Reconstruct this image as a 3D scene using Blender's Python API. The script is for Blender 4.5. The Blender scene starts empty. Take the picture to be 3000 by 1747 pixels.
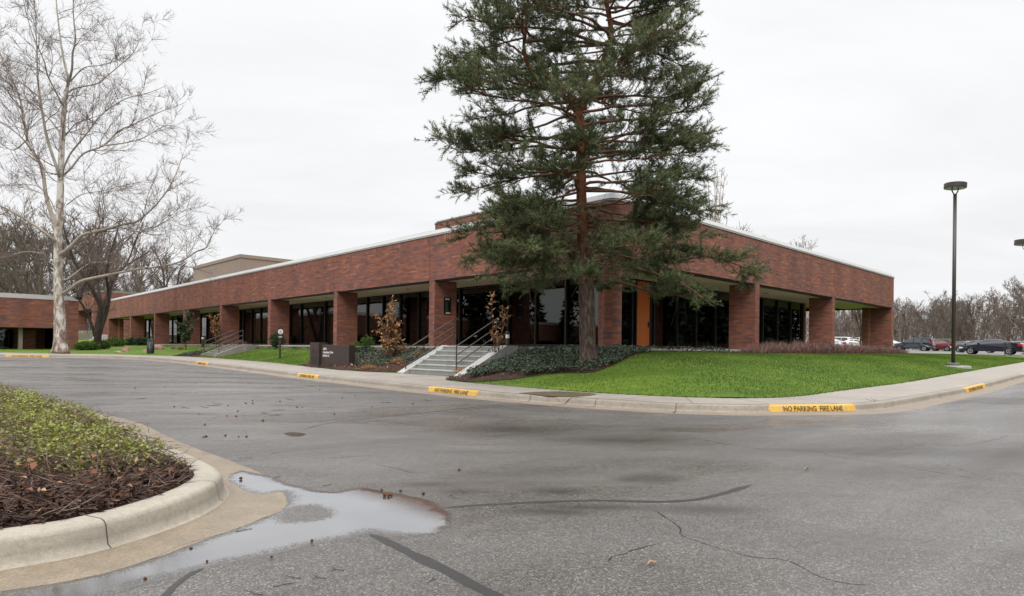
import bpy, bmesh, math, random
import numpy as np
from mathutils import Vector, Matrix
from mathutils.geometry import delaunay_2d_cdt
R = math.radians
S = bpy.context.scene
COL = S.collection
rng = np.random.default_rng(7)
random.seed(7)

# ------------------------------------------------------------ camera model
F, YH, CX, RO, CZ = 1844.357, 1022.6635, 1513.5511, .0109, 1.2
RC, RS = math.cos(RO), math.sin(RO)
def ray(px, py):
    u, v = px - CX, py - YH
    return (RC*u + RS*v)/F, -(-RS*u + RC*v)/F
A = R(45.987)
BC = np.array([3.3159, 21.6312])                     # the building's corner
dl = np.array([-math.cos(A), math.sin(A)])           # along the left facade
dr = np.array([math.sin(A), math.cos(A)])            # along the right facade
TH = math.atan2(dr[1], dr[0])
def loc(X, Y):
    d = np.array([X, Y]) - BC
    return float(d @ dr), float(d @ dl)
def wor(x, y):
    P = BC + x*dr + y*dl
    return float(P[0]), float(P[1])
def zr(X, Y):                                        # road height
    g = np.maximum(0., -np.asarray(X, float) - 3.5)
    g = np.minimum(g, 60)
    q = np.clip((np.asarray(X, float) - BC[0])*dr[0] + (np.asarray(Y, float) - BC[1])*dr[1] - 6., 0, 46)
    return .0145*g*g/(g + 2.) + .0225*q*q/(q + 2.)
def at(px, py, h=0.):                                # pixel -> point on the road surface + h
    a, b = ray(px, py); z = h; Y = 20.
    for i in range(200):
        Yn = (z - CZ)/b if b < -1e-6 else 300
        Y = .5*Y + .5*min(max(Yn, .5), 300); z = float(zr(a*Y, Y)) + h
    return a*Y, Y, z
def atY(px, py, Y):
    a, b = ray(px, py)
    return a*Y, Y, CZ + b*Y
def onplane(px, py, axis, val):                      # pixel -> local point on plane x=val / y=val
    a, b = ray(px, py); n = dr if axis == 0 else dl
    Y = (val + BC @ n)/(np.array([a, 1.]) @ n)
    l = loc(a*Y, Y)
    return l[0], l[1], CZ + b*Y

def catmull(P, step=.15):
    P = [np.array(p, float) for p in P]
    Q = [2*P[0] - P[1]] + P + [2*P[-1] - P[-2]]
    out = []
    for i in range(1, len(Q) - 2):
        p0, p1, p2, p3 = Q[i-1], Q[i], Q[i+1], Q[i+2]
        n = max(2, int(np.linalg.norm(p2 - p1)/step))
        for k in range(n):
            t = k/n
            out.append(.5*((2*p1) + (-p0+p2)*t + (2*p0-5*p1+4*p2-p3)*t*t + (-p0+3*p1-3*p2+p3)*t**3))
    out.append(P[-1])
    return np.array(out)

# ------------------------------------------------------------ objects
def tag(o, label=None, cat=None, group=None, kind=None):
    if label: o['label'] = label
    if cat: o['category'] = cat
    if group: o['group'] = group
    if kind: o['kind'] = kind
    return o
def link(name, me, mat=None, parent=None):
    o = bpy.data.objects.new(name, me); COL.objects.link(o)
    if mat: me.materials.append(mat)
    if parent: o.parent = parent
    return o
def thing(name, l, rz, label, cat, group=None):
    o = bpy.data.objects.new(name, None); COL.objects.link(o)
    o.location = l; o.rotation_euler = (0, 0, rz); o.empty_display_size = .3
    return tag(o, label, cat, group)
def copy_tree(o, parent=None):
    c = o.copy(); COL.objects.link(c); c.parent = parent
    for ch in o.children: copy_tree(ch, c)
    return c

class MB:
    def __init__(s): s.v = []; s.f = []
    def add(s, V, Fs):
        n = len(s.v); s.v += [tuple(map(float, p)) for p in V]; s.f += [tuple(i + n for i in f) for f in Fs]
    def box(s, x0, x1, y0, y1, z0, z1):
        s.add([(x0,y0,z0),(x1,y0,z0),(x1,y1,z0),(x0,y1,z0),(x0,y0,z1),(x1,y0,z1),(x1,y1,z1),(x0,y1,z1)],
              [(0,3,2,1),(4,5,6,7),(0,1,5,4),(1,2,6,5),(2,3,7,6),(3,0,4,7)]); return s
    def prism(s, P, z0, z1):
        n = len(P)
        s.add([(x,y,z0) for x,y in P] + [(x,y,z1) for x,y in P],
              [tuple(range(n))[::-1], tuple(range(n, 2*n))] + [(i,(i+1)%n,n+(i+1)%n,n+i) for i in range(n)]); return s
    def ring(s, P, Q, z0, z1):                       # closed ring prism between outlines P (outer) and Q
        n = len(P)
        V = [(x,y,z0) for x,y in P] + [(x,y,z1) for x,y in P] + [(x,y,z0) for x,y in Q] + [(x,y,z1) for x,y in Q]
        Fs = []
        for i in range(n):
            j = (i+1) % n
            Fs += [(i,j,n+j,n+i), (2*n+j,2*n+i,3*n+i,3*n+j), (n+i,n+j,3*n+j,3*n+i), (j,i,2*n+i,2*n+j)]
        s.add(V, Fs); return s
    def tube(s, P, rad, n=6, cap=True):
        P = [Vector(p) for p in P]; m = len(P)
        if not hasattr(rad, '__len__'): rad = [rad]*m
        V = []; up = None
        for i, p in enumerate(P):
            t = (P[min(i+1,m-1)] - P[max(i-1,0)])
            if t.length < 1e-9: t = Vector((0,0,1))
            t.normalize()
            if up is None: up = Vector((1,0,0)) if abs(t.x) < .8 else Vector((0,1,0))
            a = (up - t*up.dot(t)); a.normalize(); b = t.cross(a); up = a
            for k in range(n):
                q = 2*math.pi*k/n
                V.append(p + (a*math.cos(q) + b*math.sin(q))*rad[i])
        Fs = [(i*n+k, i*n+(k+1)%n, (i+1)*n+(k+1)%n, (i+1)*n+k) for i in range(m-1) for k in range(n)]
        if cap: Fs += [tuple(range(n))[::-1], tuple(range((m-1)*n, m*n))]
        s.add(V, Fs); return s
    def lathe(s, prof, n=24, c=(0,0)):
        V = [(c[0]+r*math.cos(2*math.pi*k/n), c[1]+r*math.sin(2*math.pi*k/n), z) for r, z in prof for k in range(n)]
        m = len(prof)
        Fs = [(i*n+k, i*n+(k+1)%n, (i+1)*n+(k+1)%n, (i+1)*n+k) for i in range(m-1) for k in range(n)]
        Fs += [tuple(range(n))[::-1], tuple(range((m-1)*n, m*n))]
        s.add(V, Fs); return s
    def xf(s, M, k=0):
        s.v[k:] = [tuple(M @ Vector(p)) for p in s.v[k:]]; return s
    def build(s, name, mat=None, parent=None, smooth=False, bevel=0):
        me = bpy.data.meshes.new(name); me.from_pydata(s.v, [], s.f); me.update()
        if smooth: me.polygons.foreach_set('use_smooth', [True]*len(me.polygons))
        o = link(name, me, mat, parent)
        if bevel:
            b = o.modifiers.new('bevel', 'BEVEL'); b.width = bevel; b.segments = 2; b.limit_method = 'ANGLE'
        return o
def npmesh(name, V, Fc, mat=None, parent=None, attr=None, smooth=False):
    """V (n,3), Fc (m,k) int; attr: per-vertex float 'tint'"""
    V = np.ascontiguousarray(V, np.float32); Fc = np.ascontiguousarray(Fc, np.int32)
    m, k = Fc.shape
    me = bpy.data.meshes.new(name)
    me.vertices.add(len(V)); me.vertices.foreach_set('co', V.ravel())
    me.loops.add(m*k); me.loops.foreach_set('vertex_index', Fc.ravel())
    me.polygons.add(m); me.polygons.foreach_set('loop_start', np.arange(0, m*k, k, dtype=np.int32))
    try: me.polygons.foreach_set('loop_total', np.full(m, k, np.int32))
    except Exception: pass
    if attr is not None:
        a = me.attributes.new('tint', 'FLOAT', 'POINT'); a.data.foreach_set('value', np.ascontiguousarray(attr, np.float32))
    me.update(calc_edges=True)
    if smooth: me.polygons.foreach_set('use_smooth', np.ones(m, bool))
    return link(name, me, mat, parent)

# ------------------------------------------------------------ materials
MATS = {}
class NT:
    def __init__(s, name):
        s.m = bpy.data.materials.new(name); s.m.use_nodes = True; s.t = s.m.node_tree; s.t.nodes.clear()
        s.out = s.n('ShaderNodeOutputMaterial')
    def n(s, typ, ins=None, **kw):
        nd = s.t.nodes.new(typ)
        for k, v in kw.items(): setattr(nd, k, v)
        if ins:
            for k, v in ins.items():
                sock = nd.inputs[k]
                if hasattr(v, 'is_linked') or isinstance(v, bpy.types.NodeSocket): s.t.links.new(v, sock)
                else: sock.default_value = v
        return nd
    def math(s, op, a, b=0., c=None, clamp=False):
        d = {0: a, 1: b}
        if c is not None: d[2] = c
        return s.n('ShaderNodeMath', d, operation=op, use_clamp=clamp).outputs[0]
    def noise(s, vec, scale, detail=4, rough=.55, dist=0):
        return s.n('ShaderNodeTexNoise', {'Vector': vec, 'Scale': scale, 'Detail': detail, 'Roughness': rough, 'Distortion': dist}).outputs['Fac']
    def ramp(s, fac, stops, interp='LINEAR'):
        r = s.n('ShaderNodeValToRGB', {'Fac': fac}); cr = r.color_ramp; cr.interpolation = interp
        while len(cr.elements) < len(stops): cr.elements.new(.5)
        for e, (p, c) in zip(cr.elements, stops):
            e.position = p; e.color = (c, c, c, 1) if not hasattr(c, '__len__') else (*c[:3], 1)
        return r.outputs['Color']
    def mix(s, fac, a, b, bt='MIX'):
        nd = s.t.nodes.new('ShaderNodeMix'); nd.data_type = 'RGBA'; nd.blend_type = bt
        for k, v in ((0, fac), (6, a), (7, b)):
            if isinstance(v, bpy.types.NodeSocket): s.t.links.new(v, nd.inputs[k])
            else: nd.inputs[k].default_value = v if not hasattr(v, '__len__') else (*v[:3], 1)
        return nd.outputs[2]
    def co(s, which='Object'):
        return s.n('ShaderNodeTexCoord').outputs[which]
    def pos(s): return s.n('ShaderNodeNewGeometry').outputs['Position']
    def mapv(s, v, scale=(1,1,1), rot=(0,0,0), loc=(0,0,0)):
        return s.n('ShaderNodeMapping', {'Vector': v, 'Scale': scale, 'Rotation': rot, 'Location': loc}).outputs[0]
    def bsdf(s, col, rough=.6, spec=.5, bump=None, bstr=.3, bdist=.01, metal=0., **kw):
        p = s.n('ShaderNodeBsdfPrincipled')
        def setv(k, v):
            if isinstance(v, bpy.types.NodeSocket): s.t.links.new(v, p.inputs[k])
            else: p.inputs[k].default_value = v if not (hasattr(v, '__len__') and k == 'Base Color') else (*v[:3], 1)
        setv('Base Color', col); setv('Roughness', rough); setv('Specular IOR Level', spec); setv('Metallic', metal)
        for k, v in kw.items(): setv(k, v)
        if bump is not None:
            b = s.n('ShaderNodeBump', {'Height': bump, 'Strength': bstr, 'Distance': bdist})
            s.t.links.new(b.outputs[0], p.inputs['Normal'])
        return p.outputs[0]
    def done(s, sh):
        s.t.links.new(sh, s.out.inputs['Surface']); return s.m
def plain(name, col, rough=.5, spec=.5, metal=0., var=.25, scale=6., bump=.15, coord='Object'):
    t = NT(name); v = t.co(coord)
    n = t.noise(v, scale, 5); n2 = t.noise(v, scale*7, 3)
    k = t.math('ADD', t.math('MULTIPLY', n, .7), t.math('MULTIPLY', n2, .3))
    c = t.ramp(k, [(.25, tuple(x*(1-var) for x in col)), (.75, tuple(min(1, x*(1+var)) for x in col))])
    ro = t.ramp(n2, [(.3, max(.02, rough*.85)), (.7, min(1, rough*1.12))])
    return t.done(t.bsdf(c, ro, spec, n2, bump, .005, metal))
def leafmat(name, stops, rough=.55, spec=.3, trans=.25):
    t = NT(name)
    a = t.n('ShaderNodeAttribute', attribute_name='tint').outputs['Fac']
    c = t.ramp(a, stops)
    p = t.bsdf(c, rough, spec)
    tr = t.n('ShaderNodeBsdfTranslucent', {'Color': c}).outputs[0]
    mx = t.n('ShaderNodeMixShader', {0: trans, 1: p, 2: tr}).outputs[0]
    return t.done(mx)
# ---- brick: courses follow the wall plane in object space
def brickmat(name, bw=.305, bh=.083, dark=1., soldier=None):
    t = NT(name)
    tc = t.n('ShaderNodeTexCoord'); p = t.n('ShaderNodeSeparateXYZ', {0: tc.outputs['Object']})
    nn = t.n('ShaderNodeSeparateXYZ', {0: tc.outputs['Normal']})
    ax = t.math('ABSOLUTE', nn.outputs[0]); ay = t.math('ABSOLUTE', nn.outputs[1])
    sel = t.math('GREATER_THAN', ax, ay)
    u = t.math('ADD', t.math('MULTIPLY', sel, p.outputs[1]), t.math('MULTIPLY', t.math('SUBTRACT', 1., sel), t.math('ADD', p.outputs[0], 300.)))
    z = p.outputs[2]
    if soldier:
        s0 = t.math('GREATER_THAN', z, soldier)
        uu = t.math('ADD', t.math('MULTIPLY', s0, z), t.math('MULTIPLY', t.math('SUBTRACT', 1., s0), u))
        vv = t.math('ADD', t.math('MULTIPLY', s0, u), t.math('MULTIPLY', t.math('SUBTRACT', 1., s0), z))
        u, z2 = uu, vv
    else: z2 = z
    vec = t.n('ShaderNodeCombineXYZ', {0: u, 1: z2, 2: 0.}).outputs[0]
    # id per brick -> random colour; runs of brick share a batch colour
    row = t.math('FLOOR', t.math('DIVIDE', z2, bh))
    off = t.math('MULTIPLY', t.math('MODULO', row, 2.), .5)
    colm = t.math('FLOOR', t.math('ADD', t.math('DIVIDE', u, bw), off))
    idv = t.n('ShaderNodeCombineXYZ', {0: colm, 1: row, 2: 1.7}).outputs[0]
    wn = t.n('ShaderNodeTexWhiteNoise', {'Vector': idv}, noise_dimensions='3D').outputs['Value']
    runv = t.n('ShaderNodeCombineXYZ', {0: t.math('MULTIPLY', colm, .33), 1: t.math('MULTIPLY', row, .8), 2: 3.}).outputs[0]
    rn = t.noise(runv, 1.0, 2, .5)
    big = t.noise(t.n('ShaderNodeCombineXYZ', {0: u, 1: z, 2: 0.}).outputs[0], .28, 3)
    k = t.math('ADD', t.math('MULTIPLY', wn, .34), t.math('ADD', t.math('MULTIPLY', t.math('SUBTRACT', rn, .5), 1.2), t.math('ADD', .33, t.math('MULTIPLY', t.math('SUBTRACT', big, .5), .35))))
    d = dark*1.55
    col = t.ramp(k, [(.05, (.060*d,.036*d,.037*d)), (.25, (.095*d,.050*d,.046*d)), (.42, (.132*d,.059*d,.048*d)), (.60, (.170*d,.068*d,.045*d)), (.76, (.22*d,.083*d,.047*d)), (.92, (.24*d,.130*d,.088*d))])
    bt = t.n('ShaderNodeTexBrick', {'Vector': vec, 'Scale': 1., 'Mortar Size': .0055, 'Mortar Smooth': .2, 'Brick Width': bw, 'Row Height': bh}, offset=.5)
    mort = bt.outputs['Fac']
    fine = t.noise(tc.outputs['Object'], 60, 3)
    col = t.mix(t.math('MULTIPLY', mort, .75), col, (.085*d,.05*d,.042*d))
    col = t.mix(.25, col, t.ramp(fine, [(.3, .35), (.7, .75)]), 'OVERLAY')
    stain = t.ramp(t.noise(t.mapv(tc.outputs['Object'], (.6,.6,.12)), 1.3, 5), [(.42, 1.0), (.75, .72)])
    col = t.mix(1., col, stain, 'MULTIPLY')
    h = t.math('SUBTRACT', t.math('MULTIPLY', fine, .35), mort)
    return t.done(t.bsdf(col, .82, .25, h, .5, .006))
M = {}
M['brick'] = brickmat('brick', soldier=6.15)
M['pier_brick'] = brickmat('pier_brick')
M['wing_brick'] = brickmat('wing_brick')

def concrete(name, col, stain=(.30,.2,.1), amt=.5, sc=1.0, rough=.75):
    t = NT(name); v = t.pos()
    n1 = t.noise(v, .8*sc, 6, .6); n2 = t.noise(v, 9*sc, 5, .6); n3 = t.noise(v, 90, 2)
    c = t.ramp(n1, [(.3, tuple(x*.8 for x in col)), (.7, tuple(x*1.12 for x in col))])
    c = t.mix(t.math('MULTIPLY', t.ramp(n2, [(.45, 0.), (.75, 1.)]), amt), c, stain)
    sp = t.ramp(n3, [(.35, .72), (.65, 1.12)])
    c = t.mix(.55, c, sp, 'MULTIPLY')
    return t.done(t.bsdf(c, t.ramp(n1, [(.35, rough*.75), (.65, rough)]), .35, n3, .35, .004))
M['sidewalk'] = concrete('sidewalk_concrete', (.30,.27,.235), (.24,.2,.15), .35)
M['kerb'] = concrete('kerb_concrete', (.27,.24,.20), (.19,.125,.075), .75, 1.5)
M['gutter'] = concrete('gutter_concrete', (.23,.19,.145), (.20,.125,.07), .6, 2)
M['island_kerb'] = concrete('island_kerb_concrete', (.34,.305,.25), (.23,.19,.13), .55, 2.5)
M['steps'] = concrete('steps_concrete', (.25,.25,.235), (.2,.2,.185), .35, 3)
M['cheek'] = concrete('cheek_concrete', (.44,.44,.42), (.34,.34,.32), .3, 3)
M['slab'] = concrete('slab_concrete', (.42,.40,.36), (.3,.27,.22), .3, 3)
M['retaining'] = concrete('retaining_concrete', (.25,.22,.18), (.17,.15,.12), .4, 2)

# ---- asphalt, damp
def asphalt():
    t = NT('wet_asphalt'); v = t.pos()
    agg = t.n('ShaderNodeTexVoronoi', {'Vector': v, 'Scale': 120.}).outputs['Color']
    ag = t.n('ShaderNodeSeparateColor', {0: agg}).outputs[0]
    ag2 = t.noise(v, 240, 2, .7)
    rot = t.mapv(v, (1,1,1), (0,0,R(-38)))
    streak = t.noise(t.mapv(rot, (.10,.75,1)), 1.0, 5, .55, .4)
    streak2 = t.noise(t.mapv(v, (.35,.9,1), (0,0,R(14))), .7, 5, .6, .6)
    big = t.noise(v, .22, 5, .6)
    patch = t.noise(t.mapv(v, (.5,1.3,1), (0,0,R(10))), .55, 4, .6, .5)
    base = t.ramp(t.math('ADD', t.math('MULTIPLY', streak, .5), t.math('MULTIPLY', big, .5)), [(.34, (.060,.054,.048)), (.5, (.098,.090,.082)), (.64, (.150,.140,.130))])
    speck = t.ramp(ag, [(.0, .40), (.55, .92), (.80, 1.2), (.93, 1.8), (1., 2.5)])
    c = t.mix(.95, base, speck, 'MULTIPLY')
    c = t.mix(.45, c, t.ramp(ag2, [(.35, .55), (.65, 1.35)]), 'MULTIPLY')
    damp = t.ramp(patch, [(.52, 0.), (.66, 1.)])
    c = t.mix(t.math('MULTIPLY', damp, .5), c, (.045,.034,.027))
    spots = None
    for px, py, rx, ry in ((1905,1400,.42,.30),(1850,1405,.22,.16),(1630,1440,.45,.22),(1760,1487,.9,.16),(2060,1492,.55,.18),(1620,1500,.5,.18),(1480,1260,1.7,1.0),(1800,1290,1.4,.6),(1350,1440,.35,.2),(2700,1330,2.2,.5),(1250,1420,.4,.15)):
        x, y, _ = at(px, py)
        q = t.mapv(v, (1/rx, 1/ry, 0), (0,0,0), (-x/rx, -y/ry, 0))
        d_ = t.n('ShaderNodeVectorMath', {0: q}, operation='LENGTH').outputs['Value']
        k_ = t.ramp(t.math('ADD', d_, t.math('ADD', t.math('MULTIPLY', t.math('SUBTRACT', streak2, .5), 1.6), t.math('MULTIPLY', t.math('SUBTRACT', ag2, .5), 1.1))), [(.15, 1.), (1., 0.)])
        spots = k_ if spots is None else t.math('MAXIMUM', spots, k_)
    c = t.mix(t.math('MULTIPLY', spots, .78), c, (.030,.023,.018))
    crk = t.n('ShaderNodeTexVoronoi', {'Vector': t.n('ShaderNodeVectorMath', {0: v, 1: t.n('ShaderNodeVectorMath', {0: t.n('ShaderNodeTexNoise', {'Vector': v, 'Scale': 1.2, 'Detail': 6.}).outputs['Color'], 3: 1.4}, operation='SCALE').outputs[0]}, operation='ADD').outputs[0], 'Scale': .33}, feature='DISTANCE_TO_EDGE').outputs['Distance']
    gate = t.ramp(t.noise(v, .35, 2), [(.50, 0.), (.58, 1.)])
    cr = t.math('MULTIPLY', t.ramp(crk, [(.0, 1.), (.006, 0.)]), gate)
    c = t.mix(t.math('MULTIPLY', cr, .75), c, (.02,.018,.016))
    ro = t.ramp(t.math('ADD', t.math('MULTIPLY', streak, .55), t.math('MULTIPLY', streak2, .45)), [(.42, .62), (.5, .42), (.56, .20)])
    h = t.math('ADD', t.math('MULTIPLY', ag, .8), t.math('MULTIPLY', ag2, .5))
    h = t.math('SUBTRACT', h, t.math('MULTIPLY', cr, 2.))
    return t.done(t.bsdf(c, ro, .55, h, .55, .006))
M['asphalt'] = asphalt()
def puddle():
    t = NT('puddle_water'); v = t.pos()
    a = t.n('ShaderNodeAttribute', attribute_name='tint').outputs['Fac']
    lw = t.n('ShaderNodeLayerWeight', {'Blend': .5}).outputs['Facing']
    fac = t.ramp(lw, [(.4, .06), (.62, .30), (.8, .56), (1., .88)])
    agg = t.n('ShaderNodeSeparateColor', {0: t.n('ShaderNodeTexVoronoi', {'Vector': v, 'Scale': 125.}).outputs['Color']}).outputs[0]
    n1 = t.noise(v, 9, 5, .7); n2 = t.noise(v, 60, 3, .6)
    deep = t.ramp(t.math('ADD', a, t.math('ADD', t.math('MULTIPLY', t.math('SUBTRACT', n1, .5), 1.1), t.math('MULTIPLY', t.math('SUBTRACT', agg, .5), .5))), [(.25, 0.), (.62, 1.)])
    wetc = t.mix(.6, (.075,.068,.062), t.ramp(agg, [(0., .3), (.6, .9), (.9, 2.)]), 'MULTIPLY')
    silt = t.ramp(t.noise(v, 1.6, 4), [(.4, (.062,.054,.046)), (.65, (.10,.088,.072))])
    d = t.n('ShaderNodeBsdfDiffuse', {'Color': silt}).outputs[0]
    bn = t.n('ShaderNodeBump', {'Height': n2, 'Strength': .02, 'Distance': .01}).outputs[0]
    g = t.n('ShaderNodeBsdfGlossy', {'Color': (.92,.95,1,1), 'Roughness': t.ramp(n1, [(.3, .015), (.8, .09)]), 'Normal': bn}).outputs[0]
    water = t.n('ShaderNodeMixShader', {0: fac, 1: d, 2: g}).outputs[0]
    wet = t.bsdf(wetc, t.ramp(n1, [(.3, .18), (.7, .38)]), .7, agg, .5, .006)
    return t.done(t.n('ShaderNodeMixShader', {0: deep, 1: wet, 2: water}).outputs[0])
M['puddle'] = puddle()
M['tar'] = plain('tar_seal', (.020,.019,.018), .5, .5, 0, .3, 30, .4, 'Object')
M['sand'] = concrete('wet_sand', (.225,.178,.125), (.115,.09,.062), .75, 6, .5)
M['sediment'] = concrete('dried_silt', (.23,.20,.165), (.17,.145,.115), .5, 4, .6)

def lawn():
    t = NT('lawn_grass'); v = t.pos()
    a = t.noise(t.mapv(v, (.35,1.2,1), (0,0,R(8))), 1.0, 5, .6, .4); b = t.noise(v, 14, 4, .65); c0 = t.noise(v, 120, 2)
    k = t.math('ADD', t.math('MULTIPLY', a, .62), t.math('MULTIPLY', b, .38))
    c = t.ramp(k, [(.30, (.055,.098,.014)), (.46, (.086,.146,.019)), (.58, (.128,.196,.026)), (.72, (.21,.255,.04))])
    c = t.mix(.4, c, t.ramp(c0, [(.3, .5), (.7, 1.3)]), 'MULTIPLY')
    return t.done(t.bsdf(c, .8, .15, c0, .5, .02))
M['lawn'] = lawn()
M['field'] = plain('far_field', (.05,.065,.025), .9, .1, 0, .4, .15, .1)
M['blade'] = leafmat('grass_blade', [(0,(.055,.098,.013)), (.5,(.094,.164,.021)), (.85,(.165,.232,.033)), (1,(.27,.23,.08))], .6, .2, .3)
M['mulch'] = plain('mulch', (.052,.030,.021), .9, .15, 0, .55, 18, .9)
M['chip'] = leafmat('mulch_chip', [(0,(.018,.011,.009)), (.5,(.05,.025,.017)), (.85,(.11,.056,.036)), (1,(.2,.12,.08))], .8, .2, 0)
M['ivy'] = leafmat('ivy_leaf', [(0,(.018,.030,.015)), (.5,(.036,.056,.030)), (.85,(.064,.09,.052)), (1,(.10,.13,.08))], .5, .35, .12)
M['dead_leaf'] = leafmat('dead_leaf', [(0,(.15,.05,.028)), (.5,(.26,.11,.055)), (1,(.42,.27,.15))], .6, .3, .2)
M['cover'] = leafmat('cover_leaf', [(0,(.075,.070,.022)), (.5,(.165,.185,.032)), (1,(.29,.32,.05))], .42, .4, .25)
M['stem'] = leafmat('dry_stem', [(0,(.06,.032,.024)), (.6,(.14,.085,.065)), (1,(.24,.18,.14))], .8, .2, 0)
M['magnolia_dead'] = leafmat('dried_magnolia_leaf', [(0,(.12,.045,.014)), (.5,(.30,.14,.048)), (1,(.60,.41,.22))], .45, .4, .2)
M['magnolia_green'] = leafmat('magnolia_leaf', [(0,(.028,.045,.018)), (.6,(.065,.10,.04)), (1,(.16,.19,.10))], .35, .5, .15)
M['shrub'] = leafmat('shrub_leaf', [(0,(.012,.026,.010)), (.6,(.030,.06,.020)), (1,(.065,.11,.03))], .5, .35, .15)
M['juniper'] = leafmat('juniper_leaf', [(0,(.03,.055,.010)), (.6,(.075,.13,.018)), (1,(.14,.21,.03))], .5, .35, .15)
M['tuft'] = leafmat('dry_grass', [(0,(.22,.10,.035)), (.5,(.38,.2,.085)), (1,(.56,.36,.18))], .7, .2, .2)
M['dormant'] = leafmat('dormant_twig', [(0,(.10,.052,.045)), (.6,(.20,.115,.098)), (1,(.33,.23,.19))], .85, .15, 0)
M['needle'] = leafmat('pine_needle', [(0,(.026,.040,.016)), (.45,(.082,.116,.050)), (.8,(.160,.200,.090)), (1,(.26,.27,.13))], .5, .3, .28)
def pinebark():
    t = NT('pine_bark'); tc = t.n('ShaderNodeTexCoord').outputs['Object']
    z = t.n('ShaderNodeSeparateXYZ', {0: tc}).outputs[2]
    w = t.n('ShaderNodeTexVoronoi', {'Vector': t.mapv(tc, (14,14,2.0)), 'Scale': 1.}, feature='DISTANCE_TO_EDGE').outputs['Distance']
    n = t.noise(t.mapv(tc, (1,1,.3)), 16, 5)
    low = t.ramp(n, [(.3, (.055,.036,.030)), (.55, (.12,.088,.074)), (.75, (.23,.19,.165))])
    up = t.ramp(n, [(.3, (.10,.042,.022)), (.7, (.25,.105,.052))])
    c = t.mix(t.ramp(t.math('DIVIDE', z, 10.), [(.27, 0.), (.40, 1.)]), low, up)
    c = t.mix(t.ramp(w, [(.0, .6), (.10, 0.)]), c, (.03,.019,.015))
    return t.done(t.bsdf(c, .9, .15, t.math('ADD', t.math('MULTIPLY', w, 2.), n), .9, .03))
M['pine_bark'] = pinebark()
M['branch'] = plain('pine_branch_bark', (.16,.09,.062), .9, .15, 0, .45, 9, .5)
def sycbark():
    t = NT('sycamore_bark'); tc = t.n('ShaderNodeTexCoord').outputs['Object']
    n = t.noise(t.mapv(tc, (1.6,1.6,.55)), 2.6, 6, .7, .3)
    z = t.n('ShaderNodeSeparateXYZ', {0: tc}).outputs[2]
    k = t.math('ADD', n, t.ramp(t.math('DIVIDE', z, 20.), [(0., -.0), (.1, .08), (.5, .1)]))
    c = t.ramp(k, [(.42, (.13,.085,.065)), (.50, (.25,.19,.155)), (.57, (.34,.29,.24)), (.64, (.58,.56,.51))], 'LINEAR')
    return t.done(t.bsdf(c, .8, .2, n, .4, .03))
M['syc_bark'] = sycbark()
M['syc_limb'] = plain('sycamore_limb', (.34,.30,.245), .85, .2, 0, .5, 1.6, .3)
M['syc_twig'] = plain('sycamore_twig', (.20,.155,.135), .9, .1, 0, .3, 2, .1)
M['dark_bark'] = plain('dark_bark', (.062,.050,.042), .9, .15, 0, .45, 4, .5)
M['twig'] = plain('bare_twig', (.12,.084,.074), .95, .1, 0, .35, .4, .1)
M['wood_twig'] = plain('woodland_twig', (.175,.14,.118), .95, .1, 0, .45, .08, .1)
M['wood_left'] = plain('woodland_bark', (.155,.125,.105), .95, .1, 0, .45, .1, .1)
# ---- metals, paint, glass
M['coping'] = plain('coping_metal', (.37,.37,.36), .45, .5, .0, .08, 1.5, .05)
M['coping_dark'] = plain('coping_metal_grey', (.21,.195,.18), .5, .5, 0, .1, 1.5, .05)
M['black_trim'] = plain('black_trim', (.010,.010,.010), .5, .4, 0, .2)
M['bronze'] = plain('bronze_frame', (.022,.021,.019), .38, .5, .3, .2)
M['frame_light'] = plain('bronze_frame_edge', (.055,.052,.045), .4, .5, .4, .2)
M['soffit'] = plain('soffit_paint', (.56,.485,.345), .8, .2, 0, .06, 2, .05)
M['fixture'] = plain('fixture', (.12,.11,.09), .5)
M['roofing'] = plain('roofing', (.28,.27,.26), .9, .1, 0, .15, 2, .3)
M['tan_panel'] = plain('tan_metal_panel', (.265,.205,.16), .6, .3, 0, .06, 1, .05)
def doorwood():
    t = NT('orange_door_wood'); v = t.co()
    n = t.noise(t.mapv(v, (9,9,.5)), 3, 5, .6, .4); n2 = t.noise(v, .8, 3)
    c = t.ramp(n, [(.3, (.46,.115,.022)), (.7, (.62,.17,.034))])
    return t.done(t.bsdf(t.mix(.3, c, t.ramp(n2, [(.3,.6),(.7,1.)]), 'MULTIPLY'), .45, .4, n, .1, .003))
M['door'] = doorwood()
def glass(name, tint, boost):
    t = NT(name)
    fr = t.n('ShaderNodeFresnel', {'IOR': 1.52}).outputs[0]
    fac = t.math('ADD', fr, boost, clamp=True)
    tr = t.n('ShaderNodeBsdfTransparent', {'Color': (*tint, 1)}).outputs[0]
    n = t.noise(t.co(), .9, 2)
    bn = t.n('ShaderNodeBump', {'Height': n, 'Strength': .02, 'Distance': .05}).outputs[0]
    g = t.n('ShaderNodeBsdfGlossy', {'Color': (.9,.92,.9,1), 'Roughness': .01, 'Normal': bn}).outputs[0]
    return t.done(t.n('ShaderNodeMixShader', {0: fac, 1: tr, 2: g}).outputs[0])
M['glass'] = glass('tinted_glass', (.34,.32,.27), .02)
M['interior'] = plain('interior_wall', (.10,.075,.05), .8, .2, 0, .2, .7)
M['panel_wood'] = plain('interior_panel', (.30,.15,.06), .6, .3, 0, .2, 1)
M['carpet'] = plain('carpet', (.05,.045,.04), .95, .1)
M['sign_brown'] = plain('sign_brown_metal', (.055,.040,.036), .5, .4, 0, .08, 2, .05)
M['sign_dark'] = plain('sign_emboss', (.032,.024,.022), .5, .4, 0, .08)
M['white_paint'] = plain('white_paint', (.78,.78,.75), .5, .4, 0, .06)
M['plaque'] = plain('plaque_black', (.008,.009,.009), .3, .5)
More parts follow.
